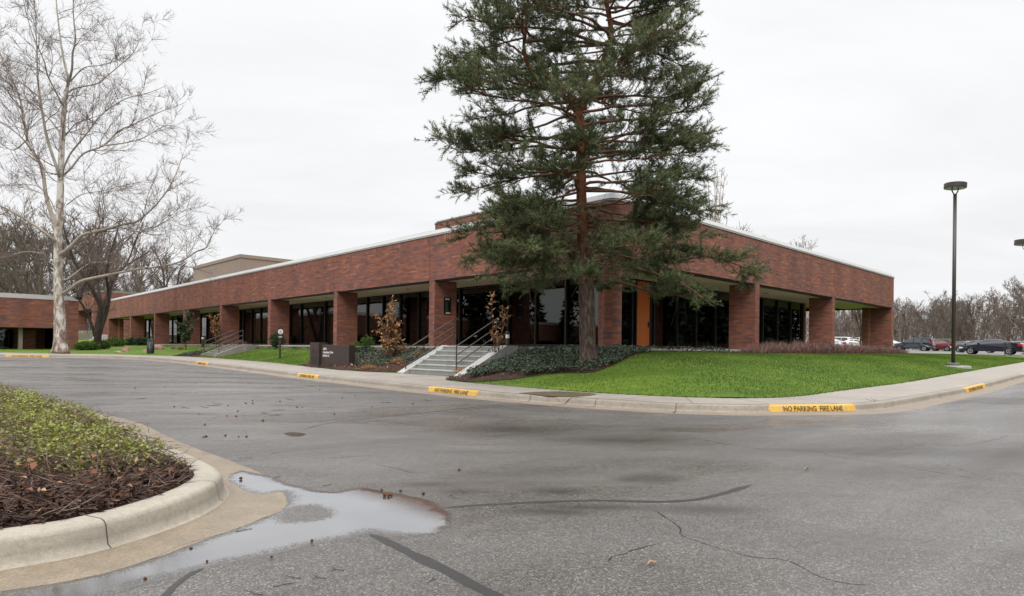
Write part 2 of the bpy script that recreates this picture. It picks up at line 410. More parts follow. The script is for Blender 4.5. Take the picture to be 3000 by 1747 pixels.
M['grey_text'] = plain('plaque_lettering', (.16,.16,.16), .5)
M['rail'] = plain('handrail_paint', (.062,.048,.044), .4, .5, 0, .15)
M['pole'] = plain('pole_bronze', (.052,.044,.038), .45, .5, .2, .12)
M['lens'] = plain('lamp_lens', (.30,.29,.26), .3)
M['bin'] = plain('bin_plastic', (.016,.020,.022), .4, .5)
M['rock'] = plain('pink_granite', (.36,.20,.165), .85, .2, 0, .4, 5, .6)
M['orange_lamp'] = plain('orange_shade', (.7,.22,.06), .6)
def yellow():
    t = NT('yellow_kerb_paint'); v = t.pos()
    n = t.noise(v, 22, 6, .7); n2 = t.noise(v, 3.5, 3)
    c = t.ramp(n2, [(.3, (.56,.30,.018)), (.7, (.70,.39,.035))])
    chip = t.math('MULTIPLY', t.ramp(n, [(.50, 0.), (.58, 1.)]), t.ramp(n2, [(.40, .2), (.56, 1.)]))
    c = t.mix(t.ramp(t.noise(v, 1.7, 5, .7), [(.45, 0.), (.75, .5)]), c, (.20,.13,.05))
    c = t.mix(chip, c, (.27,.25,.22))
    return t.done(t.bsdf(c, .55, .4, n, .3, .003))
M['yellow'] = yellow()
def stencil():
    t = NT('black_stencil_paint'); v = t.pos()
    n = t.noise(v, 45, 5, .7)
    c = t.ramp(n, [(.46, (.02,.017,.012)), (.62, (.32,.19,.03))])
    return t.done(t.bsdf(c, .6, .3))
M['stencil'] = stencil()
def carpaint(name, col, metal=.0):
    t = NT(name)
    n = t.noise(t.co(), 3, 3)
    c = t.ramp(n, [(.3, tuple(x*.94 for x in col)), (.7, tuple(min(1,x*1.05) for x in col))])
    return t.done(t.bsdf(c, .28, .5, metal=metal, **{'Coat Weight': .8, 'Coat Roughness': .05}))
M['car_glass'] = plain('car_glass', (.02,.024,.026), .05, .6, 0, .1, 1, 0)
M['tyre'] = plain('tyre_rubber', (.014,.014,.014), .85)
M['rim'] = plain('alloy_rim', (.45,.45,.46), .3, .5, .7)
M['tail'] = plain('tail_light', (.5,.012,.012), .2, .6)
M['headl'] = plain('head_light', (.62,.62,.6), .12, .6)
M['car_black'] = plain('car_trim', (.02,.02,.02), .6)
M['cone'] = plain('pine_cone_scale', (.10,.045,.02), .8, .2, 0, .4, 60)
M['conifer'] = leafmat('conifer_leaf', [(0,(.012,.02,.011)), (1,(.04,.06,.03))], .6, .2, 0)
# ============================================================ ground, road, kerbs (building-local coordinates unless noted)
KERB = [(-75,44),(-40,38.6),(-24,36.6),(-13.2,35.6),(-9.2,34.5),(-7.0,32.2),(-6.2,28.5),(-6.15,23.4),(-6.5,15),(-6.85,9.5),(-6.95,5),(-7.2,.7),(-7.25,-2.8),(-6.7,-5.9),(-6.05,-7.1),(-5.25,-7.8),(-3.7,-8.75),(-2.3,-9.0),(-.2,-9.02),(5.65,-8.95),(9.9,-8.9),(25.2,-8.95),(60,-9.2),(110,-9.6)]
INN = [(-75,50.5),(-40,45.2),(-20,42.6),(-13,41.6),(-8.5,40.2),(-5,37.3),(-3.2,33.5),(-2.7,28),(-2.75,21.5),(-3.6,15),(-3.9,11.0),(-3.1,8.4),(-3.02,6.0),(-3.3,4.4),(-4.6,3.4),(-5.05,2.2),(-5.2,.6),(-5.4,-2.2),(-5.3,-4.2),(-4.6,-6.1),(-3.5,-6.95),(-1.95,-7.2),(1.0,-7.05),(8.2,-6.85),(25.2,-6.85),(60,-7.1),(110,-7.5)]
kpath = catmull(KERB, .12); ipath = catmull(INN, .25)
def normals(P):
    T = np.gradient(P, axis=0); T /= np.linalg.norm(T, axis=1)[:, None]
    return np.stack([-T[:, 1], T[:, 0]], 1)
kn = normals(kpath)                     # left of travel: path runs from left to right, so this points inwards (to the building)
if ((kpath[300] + kn[300]) - np.array([0, 20])) @ (kn[300]) > 0 and False: kn = -kn
def wv(P):
    P = np.asarray(P, float); return BC + P[:, :1]*dr + P[:, 1:2]*dl
def segdist(P, L):
    """distance of points P (n,2) to polyline L (m,2)"""
    out = np.full(len(P), 1e9)
    for a, b in zip(L[:-1], L[1:]):
        d = b - a; t = np.clip(((P - a) @ d)/(d @ d + 1e-12), 0, 1)
        q = a + t[:, None]*d
        out = np.minimum(out, np.hypot(*(P - q).T))
    return out
ic = ipath[::4]
def lotz(P): return np.clip(1.14 + .0063*(P[:, 0] - 54) + .0168*(P[:, 1] + 2), .9, 3.2)
def T(P):
    P = np.atleast_2d(np.asarray(P, float))
    di = segdist(P, ic)
    x, y = P[:, 0], P[:, 1]
    dx = np.maximum(np.maximum(-x, x - 48), 0); dy = np.maximum(np.maximum(-y, y - 150), 0)
    db = np.hypot(dx, dy)
    W = wv(P); zi = zr(W[:, 0], W[:, 1]) + .165
    zb = np.interp(y, [0, 52, 62, 76, 95], [1.16, 1.16, 1.36, 1.76, 2.3])
    u = di/(di + db + 1e-6)
    s = np.clip((3 - y)/5, 0, 1); s = s*s*(3 - 2*s)
    p = 1.0 + .75*s - .38*np.clip((y - 8.3)/3.5, 0, 1)
    z = zi + np.maximum(zb - zi, .05)*(1 - (1 - u)**p)
    k = np.clip((x - 40)/8, 0, 1)*np.clip((y + 6.8)/3, 0, 1)
    return z*(1 - k) + (lotz(P) - .05)*k
def Tl(x, y): return float(T([(x, y)])[0])
def att(px, py, dz=0.):
    """pixel -> local point on the terrain"""
    a, b = ray(px, py)
    Ys = np.concatenate([np.arange(11, 60, .15), np.arange(60, 160, .6)])
    W = np.stack([a*Ys, Ys], 1); L = np.stack([(W - BC) @ dr, (W - BC) @ dl], 1)
    d = np.where(inpoly(L, tp[::2]), CZ + b*Ys - T(L) - dz, 1.)
    i = np.argmax(d < 0) if (d < 0).any() else len(Ys) - 1
    if i > 0 and d[i-1] > d[i]:
        f = d[i-1]/(d[i-1] - d[i]); Y = Ys[i-1] + f*(Ys[i] - Ys[i-1])
    else: Y = Ys[i]
    return loc(a*Y, Y)
def inpoly(P, Q):
    P = np.asarray(P); x, y = P[:, 0], P[:, 1]; r = np.zeros(len(P), bool); n = len(Q); j = n - 1
    for i in range(n):
        xi, yi = Q[i]; xj, yj = Q[j]
        c = ((yi > y) != (yj > y)) & (x < (xj - xi)*(y - yi)/((yj - yi) if abs(yj - yi) > 1e-12 else 1e-12) + xi)
        r ^= c; j = i
    return r
def sheet(name, poly, zf, mat, pts=None, parent=None, skirt=0.):
    """polygon (n,2) + interior points, triangulated; zf(P)->z; coordinates as given"""
    poly = np.asarray(poly, float)
    keep = [0]
    for i in range(1, len(poly)):
        if np.hypot(*(poly[i] - poly[keep[-1]])) > .004: keep.append(i)
    if np.hypot(*(poly[keep[-1]] - poly[0])) < .004: keep.pop()
    poly = poly[keep]; n = len(poly)
    V = [Vector(p) for p in poly]
    if pts is not None and len(pts): V += [Vector(p) for p in pts[inpoly(pts, poly)]]
    r = delaunay_2d_cdt(V, [], [list(range(n))], 1, 1e-5)
    P = np.array([tuple(v) for v in r[0]]); Fs = [tuple(f) for f in r[2]]
    z = zf(P)
    me = bpy.data.meshes.new(name)
    me.from_pydata([(x, y, k) for (x, y), k in zip(P, z)], [], Fs); me.update()
    bm = bmesh.new(); bm.from_mesh(me); bmesh.ops.recalc_face_normals(bm, faces=bm.faces)
    if sum(f.normal.z for f in bm.faces) < 0: bmesh.ops.reverse_faces(bm, faces=bm.faces)
    bm.to_mesh(me); bm.free()
    me.polygons.foreach_set('use_smooth', [True]*len(me.polygons))
    return link(name, me, mat, parent)
def grid(x0, x1, y0, y1, st, jit=.0):
    g = np.stack(np.meshgrid(np.arange(x0, x1, st), np.arange(y0, y1, st)), -1).reshape(-1, 2)
    return g + rng.uniform(-jit, jit, g.shape)*st
def resample(P, st):
    P = np.asarray(P, float); out = []
    for a, b in zip(P, np.roll(P, -1, 0)):
        n = max(1, int(np.linalg.norm(b - a)/st)); out += [a + (b - a)*k/n for k in range(n)]
    return np.array(out)
def ragged(P, st, amp):
    Q = resample(P, st); n = len(Q); k = rng.normal(0, 1, (n, 2))
    sm = (k + np.roll(k, 1, 0) + np.roll(k, -1, 0))/1.7
    return Q + sm*amp
class Frame:
    """objects built in building-local coordinates are moved with this"""
def place_local(o):
    o.location = (BC[0], BC[1], 0); o.rotation_euler = (0, 0, TH); return o
zw = lambda h: (lambda P: zr(P[:, 0], P[:, 1]) + h)

# far ground sheet
gx = np.concatenate([np.linspace(-900, -120, 14), np.linspace(-110, 150, 53), np.linspace(170, 900, 14)])
gy = np.concatenate([np.linspace(-600, -60, 10), np.linspace(-50, 150, 41), np.linspace(170, 1000, 14)])
GX, GY = np.meshgrid(gx, gy); PW = np.stack([GX.ravel(), GY.ravel()], 1)
PL = np.stack([(PW - BC) @ dr, (PW - BC) @ dl], 1)
near = (np.abs(PL[:, 0]) < 140) & (PL[:, 1] > -110) & (PL[:, 1] < 170)
far = np.hypot(PL[:, 0] - 20, PL[:, 1] - 40)
gz = np.where(near, -.6, np.clip((far - 140)*.006, 0, 4) + .6)
nx, ny = len(gx), len(gy)
idx = np.arange(nx*ny).reshape(ny, nx)
Q = np.stack([idx[:-1, :-1], idx[:-1, 1:], idx[1:, 1:], idx[1:, :-1]], -1).reshape(-1, 4)
tag(npmesh('ground', np.column_stack([PW, gz]), Q, M['field']), kind='structure')

# terrain (lawn) behind the sidewalk
tp = np.vstack([ipath, [(110,150),(-75,150)]])
pts = np.vstack([grid(-14, 36, -8, 46, .55, .15), grid(-74, 109, -8, 149, 3., .2)])
pts = pts[segdist(pts, ic) > .2]
lawn_o = place_local(sheet('lawn', tp, T, M['lawn'], pts)); tag(lawn_o, kind='structure')
# sidewalk
wk = kpath + kn*.155
sp = np.vstack([wk, ipath[::-1]])
def zloc(h): return lambda P: (lambda W: zr(W[:, 0], W[:, 1]) + h)(wv(P))
swpts = grid(-60, 60, -9, 48, 1.2, .1)
walk = place_local(sheet('sidewalk', sp, zloc(.157), M['sidewalk'], swpts)); tag(walk, kind='structure')
def strip(name, path, offs, hs, mat, parent=None, a=0, b=None, local=True, nrm=None, ext=0.):
    """sweep a profile (offset outwards, height over the road) along a path"""
    P = path[a:b]; N = (nrm if nrm is not None else kn)[a:b]
    V = []; m = len(offs)
    for p, n in zip(P, N):
        for o, h in zip(offs, hs):
            q = p - n*o; w = wv(q[None])[0] if local else q
            V.append((*q, float(zr(w[0], w[1])) + h))
    k = len(P)
    Fs = np.array([(i*m+j, i*m+j+1, (i+1)*m+j+1, (i+1)*m+j) for i in range(k-1) for j in range(m-1)])
    o = npmesh(name, np.array(V), Fs, mat, parent, smooth=True)
    return o
KO = [-.165, -.03, -.008, .015, .032, .045, .065, .10]
KH = [.153, .153, .150, .140, .120, .06, .022, .010]
kerb = place_local(strip('kerb', kpath, KO, KH, M['kerb'])); tag(kerb, kind='structure')
GO = [.095, .45, .52]; GH = [.0095, .006, -.01]
gut = place_local(strip('gutter', kpath, GO, GH, M['gutter'])); tag(gut, kind='structure')
# road
rp = np.vstack([(kpath - kn*.46)[::3], [(110,-90),(-110,-90),(-110,50)]])
rp = wv(rp)
rpts = np.vstack([grid(-40, 40, -10, 45, 1.5, .1)])
road = sheet('road', rp, zw(0.), M['asphalt'], rpts); tag(road, kind='structure')

def kidx(px, py, h=.15):
    l = np.array(loc(*at(px, py, h)[:2])); return int(np.argmin(np.hypot(*(kpath - l).T)))
# joints and a crack across the kerb
def kband(name, i, half, mat, parent, grow=.002, skew=0):
    """thin band across the kerb profile at index i"""
    V = []
    for sgn in (-1, 1):
        for j, (o, h) in enumerate(zip(KO + GO[1:2], KH + GH[1:2])):
            f = i + sgn*half/.12 + skew*j
            i0 = int(np.clip(np.floor(f), 0, len(kpath) - 2)); t = f - i0
            p = kpath[i0]*(1-t) + kpath[i0+1]*t; n = kn[i0]
            q = p - n*(o + (grow if j > 2 else 0)); w = wv(q[None])[0]
            V.append((*q, float(zr(*w)) + h + grow))
    m = len(KO) + 1
    return np.array(V), np.array([(j, j+1, m+j+1, m+j) for j in range(m-1)])
JV, JF = [], []; n0 = 0
for px, py in ((298,1043),(452,1047),(700,1074),(990,1105),(1067,1112.6),(1560,1159),(1745,1171),(1990,1182),(2600,1174),(2740,1151)):
    v, f = kband('', kidx(px, py), .006, None, None); JV.append(v); JF.append(f + n0); n0 += len(v)
v, f = kband('', kidx(1680, 1167), .013, None, None, skew=-.28); JV.append(v); JF.append(f + n0)
npmesh('joint', np.vstack(JV), np.vstack(JF), M['black_trim'], kerb)
def iband(px, py):
    i = int(np.argmin(np.hypot(*(isl - np.array(at(px, py, .165)[:2])).T))); p, q = isl[i], isl[i+1]; t = (q - p)/np.linalg.norm(q - p)*.0025; n = inn_[i]
    V = [(*(p + sg*t - n*(o + .002)), float(zr(*p)) + h + .002) for sg in (-1, 1) for o, h in zip(IKO, IKH)]; m = len(IKO)
    return np.array(V), np.array([(j, j+1, m+j+1, m+j) for j in range(m-1)])
# joints across the walk
jm = MB()
for i in range(30, len(kpath), 13):
    p = kpath[i]; n = kn[i]
    if p[0] < -12 or p[0] > 40: continue
    e = ipath[np.argmin(np.hypot(*(ipath - (p + n*2)).T))]
    L = np.linalg.norm(e - p)
    if L > 5: continue
    d = (e - p)/L; tt = np.array([-d[1], d[0]])*.006
    q0, q1 = p + d*.16, p + d*(L - .02)
    vs = []
    for q in (q0 - tt, q0 + tt, q1 + tt, q1 - tt):
        w = wv(q[None])[0]; vs.append((*q, float(zr(*w)) + .1595))
    jm.add(vs, [(0, 1, 2, 3)])
jm.build('joint', M['mulch'], walk)
wet = np.array([loc(*at(px, py, .16)[:2]) for px, py in ((1520,1152),(1560,1149),(1640,1147),(1700,1150),(1745,1154),(1735,1159),(1660,1163),(1570,1158))])
sheet('damp_patch', ragged(catmull(np.vstack([wet, wet[:1]]), .15), .1, .015), zloc(.1605), concrete('damp_concrete', (.15,.115,.08), (.10,.075,.05), .4, 2, .35), None, walk)

# ---- yellow no-parking markings on the kerb face
def text_mesh(body, size, bold=0.):
    cu = bpy.data.curves.new('lettering', 'FONT'); cu.body = body; cu.size = size; cu.offset = bold
    cu.resolution_u = 3
    o = bpy.data.objects.new('lettering', cu); COL.objects.link(o)
    dg = bpy.context.evaluated_depsgraph_get(); dg.update()
    me = bpy.data.meshes.new_from_object(o.evaluated_get(dg))
    bpy.data.objects.remove(o); bpy.data.curves.remove(cu)
    return me
arc = np.concatenate([[0], np.cumsum(np.hypot(*np.diff(kpath, axis=0).T))])
def kat(s, o, h):
    i = int(np.clip(np.searchsorted(arc, s) - 1, 0, len(arc) - 2)); t = (s - arc[i])/(arc[i+1] - arc[i])
    p = kpath[i]*(1-t) + kpath[i+1]*t; n = kn[i]*(1-t) + kn[i+1]*t
    q = p - n*o; w = wv(q[None])[0]
    return (q[0], q[1], float(zr(*w)) + h)
def marking(pa, pb, label, text='NO PARKING  FIRE LANE'):
    sa, sb = (arc[kidx(*p)] if p[0] < 2980 else arc[kidx(*p)] for p in (pa, pb))
    o = [-.10, -.033, -.006, .018, .035, .048, .070]; h = [.1555, .1555, .1525, .142, .122, .062, .026]
    n = max(6, int((sb - sa)/.1)); V = []
    for i in range(n + 1):
        s = sa + (sb - sa)*i/n
        for a, b in zip(o, h):
            jit = rng.normal(0, .018) if i in (0, n) else 0
            V.append(kat(s + jit, a, b))
    m = len(o)
    mk = npmesh('fire_lane_marking', np.array(V), np.array([(i*m+j, i*m+j+1, (i+1)*m+j+1, (i+1)*m+j) for i in range(n) for j in range(m-1)]), M['yellow'], kerb, smooth=True)
    mk['label'] = label
    me = text_mesh(text, .1, .0022)
    co = np.empty(len(me.vertices)*3); me.vertices.foreach_get('co', co); co = co.reshape(-1, 3)
    w = co[:, 0].max() - co[:, 0].min(); L = (sb - sa)*.68; x0 = co[:, 0].min()
    fo = [-.006, .018, .035, .048, .070]; fh = [.1525, .142, .122, .062, .026]
    for v in co:
        s = sa + (sb - sa)*.15 + (v[0] - x0)/w*L
        t = np.clip(v[1]/.072, -.1, 1.1)           # 0 bottom .. 1 top
        hh = .034 + t*.102
        oo = float(np.interp(hh, fh[::-1], fo[::-1])) + .0045
        v[:] = kat(s, oo, hh + .002)
    me.vertices.foreach_set('co', co.ravel()); me.update()
    link('lettering', me, M['stencil'], mk)
marking((18,1039.3), (145,1040.5), 'yellow no-parking marking farthest left, before the pale-barked tree')
marking((573,1059.5), (621,1063.5), 'small yellow no-parking marking before the second flight of steps')
marking((862,1093.6), (942,1100.3), 'yellow no-parking marking before the brown monument sign')
marking((1257,1132.8), (1413,1146), 'yellow no-parking marking before the concrete entrance steps')
marking((2248,1186.8), (2506,1185.5), 'chipped yellow no-parking marking on the curve of the kerb')
marking((2807,1137.5), (2861,1124), 'yellow no-parking marking past the curve, near the lamp post')
marking((2978,1095.5), (3040,1081), 'yellow no-parking marking cut by the right edge of the photo')

# ---- planted island in the foreground (world coordinates)
io = [at(px, py, .165)[:2] for px, py in ((0,1572),(214,1539),(380,1501),(522,1457),(598,1424),(637,1395),(634,1377),(592,1350),(520,1318))]
ISL = [(-60,-26),(-20,-7),(-9,-1.0),(-5.4,1.3),(-3.7,2.55)] + io + [(-4.75,7.7),(-6.1,9.2),(-8.2,11.0),(-11.6,13.9),(-17,17.6),(-26,21.5),(-40,24),(-60,24)]
isl = catmull(ISL, .08)
iT = np.gradient(isl, axis=0); iT /= np.linalg.norm(iT, axis=1)[:, None]
inn_ = np.stack([-iT[:, 1], iT[:, 0]], 1)            # points inwards
IKO = [-.175, -.03, -.008, .015, .030, .040, .052, .085]
IKH = [.165, .165, .162, .152, .130, .07, .020, .004]
ik = strip('island_kerb', isl, IKO, IKH, M['island_kerb'], local=False, nrm=inn_); tag(ik, kind='structure')
ig = strip('island_gutter', isl, [.08, .38, .50, .53], [.0040, .0022, .0010, -.01], M['sand'], local=False, nrm=inn_); tag(ig, kind='structure')
isoil = isl + inn_*.11
icl = isl[::3]
def zsoil(P):
    d = segdist(P, icl); return zr(P[:, 0], P[:, 1]) + .150 + .16*np.clip((d - .1)/2.2, 0, 1)**.8
ipt = grid(-24, -1.5, 2, 22, .35, .2)
isl_o = sheet('planting_bed', isoil, zsoil, M['mulch'], ipt[segdist(ipt, icl) > .28]); tag(isl_o, kind='structure')

for k, q in enumerate(((300,1520),(628,1405),(480,1300))):
    v, f = iband(*q); npmesh('joint', v, f, M['mulch'], ik)
# ---- puddles, silt, tar seams (world)
def pxw(L, h=0.): return np.array([at(px, py, h)[:2] for px, py in L])
PUD = pxw([(655,1392),(700,1378),(752,1385),(800,1397),(850,1418),(921,1436),(979,1441),(1046,1428),(1100,1434),(1165,1446),(1240,1458),(1285,1482),(1330,1503),(1322,1540),(1279,1564),(1207,1568),(1157,1571),(1075,1562),(1029,1578),(921,1597),(814,1620),(707,1640),(610,1662),(520,1690),(420,1716),(330,1747),(250,1790),(100,1850),(-60,1860),(-80,1770),(0,1732),(190,1702),(300,1680),(380,1657),(460,1630),(522,1601),(620,1573),(700,1545),(760,1520),(815,1500),(838,1478),(838,1458),(820,1443),(770,1452),(720,1453),(690,1440),(668,1420)])
PUD = ragged(PUD, .07, .012)
pud = sheet('puddle', PUD, zw(.0045), M['puddle'], grid(-4, 1, 2.2, 7, .035, .3)); tag(pud, kind='structure')
DRY = catmull(np.vstack([pxw([(835,1515),(845,1502),(875,1488),(920,1488),(950,1502),(945,1516),(890,1526),(850,1528)]), pxw([(835,1515)])]), .06)
pc = np.empty(len(pud.data.vertices)*3); pud.data.vertices.foreach_get('co', pc); pc = pc.reshape(-1, 3)[:, :2]
dd_ = np.minimum(segdist(pc, np.vstack([PUD, PUD[:1]]))/np.where((pc[:, 1] + pc[:, 0]*.9 > 3.45) & (pc[:, 0] > -1.3), .06, .16), np.where(inpoly(pc, DRY), 0, segdist(pc, DRY)/.14))
at_ = pud.data.attributes.new('tint', 'FLOAT', 'POINT'); at_.data.foreach_set('value', np.clip(dd_, 0, 1).astype(np.float32))
def taper(o, poly, hi, lo, wd):
    n = len(o.data.vertices); c = np.empty(n*3); o.data.vertices.foreach_get('co', c); c = c.reshape(-1, 3)
    d = np.clip(segdist(c[:, :2], np.vstack([poly, poly[:1]]))/wd, 0, 1); c[:, 2] = zr(c[:, 0], c[:, 1]) + lo + (hi - lo)*d
    o.data.vertices.foreach_set('co', c.ravel()); o.data.update(); return d
taper(pud, PUD, .0045, .0004, .06)
dry = 0 and sheet('dry_patch', ragged(catmull(np.vstack([pxw([(820,1520),(830,1500),(870,1481),(925,1482),(965,1500),(972,1513),(940,1524),(880,1530),(835,1536)]), pxw([(820,1520)])]), .06), .025, .020), zw(.0068), M['asphalt'], None)
SILT = ragged(pxw([(645,1398),(668,1418),(690,1438),(720,1451),(770,1450),(820,1441),(842,1458),(842,1478),(818,1502),(760,1522),(700,1547),(620,1575),(522,1603),(460,1632),(380,1659),(300,1682),(190,1704),(0,1734),(-80,1772),(-80,1690),(0,1668),(237,1628),(428,1570),(570,1522),(640,1480),(652,1440)]), .08, .008)
silt = sheet('silt', SILT, zw(.0050), M['sand'], grid(-4, 1, 2.4, 7, .06, .2)); tag(silt, kind='structure'); taper(silt, SILT, .0058, .0030, .06)
sp2 = sheet('small_puddle', ragged(catmull(pxw([(832,1270),(850,1267),(880,1268),(897,1273),(880,1279),(850,1277),(832,1270)]), .08), .06, .012), zw(.003), M['puddle'], None); sp2.data.attributes.new('tint', 'FLOAT', 'POINT').data.foreach_set('value', np.full(len(sp2.data.vertices), .62, np.float32)); tag(sp2, kind='structure')
st2 = 0 and sheet('silt_strip', ragged(pxw([(1000,1131),(860,1109),(900,1109),(1010,1126),(1245,1156),(1460,1181),(1644,1201),(1644,1206),(1460,1188),(1245,1163)]), .2, .02), zw(.0075), M['sediment'], None)
def ribbon(name, pxs, w0, w1, h, mat, parent, jag=0., st=.06, wj=.12):
    P = catmull(pxw(pxs), st); n = len(P)
    if jag: P = P + np.cumsum(rng.normal(0, jag, P.shape), 0) - np.linspace(0, 1, n)[:, None]*0
    t = np.gradient(P, axis=0); t /= np.linalg.norm(t, axis=1)[:, None] + 1e-9
    nn = np.stack([-t[:, 1], t[:, 0]], 1)
    w = np.interp(np.linspace(0, 1, n), [0, .06, .5, .94, 1], [w0*.15, w0, (w0+w1)/2, w1, w1*.15])*(1 + rng.normal(0, wj, n))*.5
    L, Rr = P + nn*w[:, None], P - nn*w[:, None]
    V = np.vstack([L, Rr]); z = zr(V[:, 0], V[:, 1]) + h
    return npmesh(name, np.column_stack([V, z]), np.array([(i, n+i, n+i+1, i+1) for i in range(n-1)]), mat, parent)
ribbon('tar_seam', [(1285,1491),(1380,1482),(1480,1477),(1600,1471),(1750,1467),(1880,1470),(1960,1470),(2040,1464),(2120,1446),(2205,1420)], .055, .065, .0009, M['tar'], road)
ribbon('tar_seam', [(1082,1566),(1120,1580),(1180,1610),(1240,1640),(1310,1673),(1380,1712),(1450,1747),(1530,1800)], .07, .085, .0008, M['tar'], road)
ribbon('tar_seam', [(650,1640),(600,1660),(540,1695),(490,1740),(450,1800)], .03, .05, .0018, M['tar'], road)
ribbon('tar_seam', [(1490,1186),(1420,1190),(1330,1200),(1200,1214),(1060,1229),(950,1243),(880,1262)], .07, .05, .0009, M['tar'], road)
ribbon('tar_seam', [(1480,1190),(1400,1197),(1310,1211)], .06, .03, .0008, M['tar'], road)
for L in ([(1916,1495),(1950,1520),(1985,1550),(1985,1570),(2040,1590),(2110,1610),(2190,1630),(2290,1640),(2370,1680),(2440,1700),(2540,1710)],
          [(1930,1592),(1870,1608),(1830,1625),(1790,1632),(1775,1650)],
          [(1860,1300),(1890,1290),(1950,1279),(2020,1282),(2110,1300),(2220,1317),(2290,1320),(2420,1330),(2440,1340),(2560,1355),(2700,1378),(2830,1398),(3000,1418)],
          [(2545,1305),(2600,1310),(2650,1318),(2710,1302),(2800,1308),(2880,1300),(2970,1276)],
          [(960,1343),(1040,1338),(1100,1334)], [(1102,1360),(1180,1376),(1230,1388)]):
    ribbon('crack', L, .009, .008, .0010, M['black_trim'], road, .006, .05, .5)
# ============================================================ main building
ZF, ZS, ZT = 1.29, 4.335, 6.377            # floor, soffit, top of brick
B = thing('office_building', (BC[0], BC[1], 0), TH, 'long low brick office building with deep fascia band, brick piers and dark glass', 'building')
XE, YE = 31.69, 76.4
def arcp(cx, cy, r, a0, a1, n=9): return [(cx + r*math.cos(R(a0 + (a1-a0)*k/(n-1))), cy + r*math.sin(R(a0 + (a1-a0)*k/(n-1)))) for k in range(n)]
def outl(d, r):
    return arcp(d + r, d + r, r, 180, 270) + [(XE - d, d), (XE - d, YE - d), (d, YE - d)]
MB().ring(outl(0, .42), outl(.4, .1), ZS, ZT).build('fascia', M['brick'], B)
MB().ring(outl(.055, .38), outl(.35, .12), ZS - .062, ZS - .001).build('lintel_trim', M['black_trim'], B)
# coping: a lip, a shadow gap, a sloped metal cap
cp = MB()
cp.ring(outl(-.035, .44), outl(.45, .1), ZT + .002, ZT + .05)
lo, hi = outl(-.03, .44), outl(.16, .3)
n = len(lo)
V = [(x,y,ZT+.066) for x,y in lo] + [(x,y,ZT+.085) for x,y in lo] + [(x,y,ZT+.31) for x,y in hi] + [(x,y,ZT+.31) for x,y in outl(.45, .1)] + [(x,y,ZT-.15) for x,y in outl(.45, .1)]
cp.add(V, [(k*n+i, k*n+(i+1)%n, (k+1)*n+(i+1)%n, (k+1)*n+i) for k in range(4) for i in range(n)])
cp.build('coping', M['coping'], B)
MB().ring(outl(-.012, .43), outl(.44, .1), ZT + .050, ZT + .066).build('coping_gap', M['black_trim'], B)
MB().box(.45, XE - .45, .45, YE - .45, ZT - .35, ZT - .15).build('roof', M['roofing'], B)
# soffit, slab
MB().ring(outl(.401, .1), outl(3.2, .05), ZS + .004, ZS + .06).build('soffit', M['soffit'], B)
GX1 = 24.2                                   # the glazed volume ends here; beyond it an open passage
MB().box(GX1, XE - .4, 3.2, YE - .4, ZS + .004, ZS + .06).build('soffit', M['soffit'], B)
sl = MB(); sl.box(.06, GX1 + 1, .06, YE - .1, .2, ZF - .09); sl.box(0.0, GX1 + 1.2, 0.0, YE, ZF - .09, ZF)
sl.build('floor_slab', M['slab'], B)
# piers
def pier(x0, x1, y0, y1, z0=.2):
    MB().box(x0, x1, y0, y1, z0, ZS + .003).build('pier', M['pier_brick'], B)
LP = [10.465, 19.635, 28.75, 37.9, 46.96, 56.21, 65.6]
RP = [10.885, 20.47]
for y in LP: pier(.003, 1.295, y - .205, y + .205)
for x in RP: pier(x - .205, x + .205, .003, 1.295)
mb = MB(); mb.prism([(XE - .003, .003), (XE - .003, 1.7), (XE - 1.0, 1.7), (XE - 1.0, 1.295), (XE - .41, 1.295), (XE - .41, .003)], .2, ZS + .003)
mb.build('pier', M['pier_brick'], B)
mb = MB(); mb.prism([(.003, YE - .003), (.003, YE - .41), (.98, YE - .41), (.98, YE - 1.3), (1.4, YE - 1.3), (1.4, YE - .003)], .2, ZS + .003)
mb.build('pier', M['pier_brick'], B)
mb = MB(); mb.prism(arcp(.425, .425, .42, 180, 270) + [(.47, .005), (1.45, .98), (.98, 1.45), (.005, .44)], .2, ZS + .003)
mb.build('pier', M['pier_brick'], B)
# fascia control joints over the piers
jn = MB()
for y in LP: MB().box(-.003, .004, y + .19, y + .206, ZS, ZT).build('control_joint', M['mulch'], B)
for x in RP: MB().box(x - .008, x + .008, -.003, .004, ZS, ZT).build('control_joint', M['mulch'], B)
# glazing: one window per bay with a frame of mullions
def window(axis, a, b, mull, skip=()):
    """axis 'L': plane x=3.1, spans y a..b ; axis 'R': plane y=3.1, spans x"""
    g, f = MB(), MB()
    def bx(mbx, u0, u1, w0, w1, z0, z1):
        if axis == 'L': mbx.box(w0, w1, u0, u1, z0, z1)
        else: mbx.box(u0, u1, w0, w1, z0, z1)
    segs = [(a, b)]
    for s0, s1 in skip:
        segs = [q for (p0, p1) in segs for q in ((p0, min(p1, s0)), (max(p0, s1), p1)) if q[1] - q[0] > .05]
    for u0, u1 in segs:
        bx(g, u0, u1, 3.118, 3.128, ZF + .12, ZS - .02)
        bx(f, u0, u1, 3.06, 3.17, ZF, ZF + .13)
        bx(f, u0, u1, 3.07, 3.16, ZS - .06, ZS + .002)
    for u in mull: bx(f, u - .045, u + .045, 3.02, 3.18, ZF + .131, ZS - .061)
    o = g.build('window', M['glass'], B)
    f.build('window_frame', M['bronze'], o)
    return o
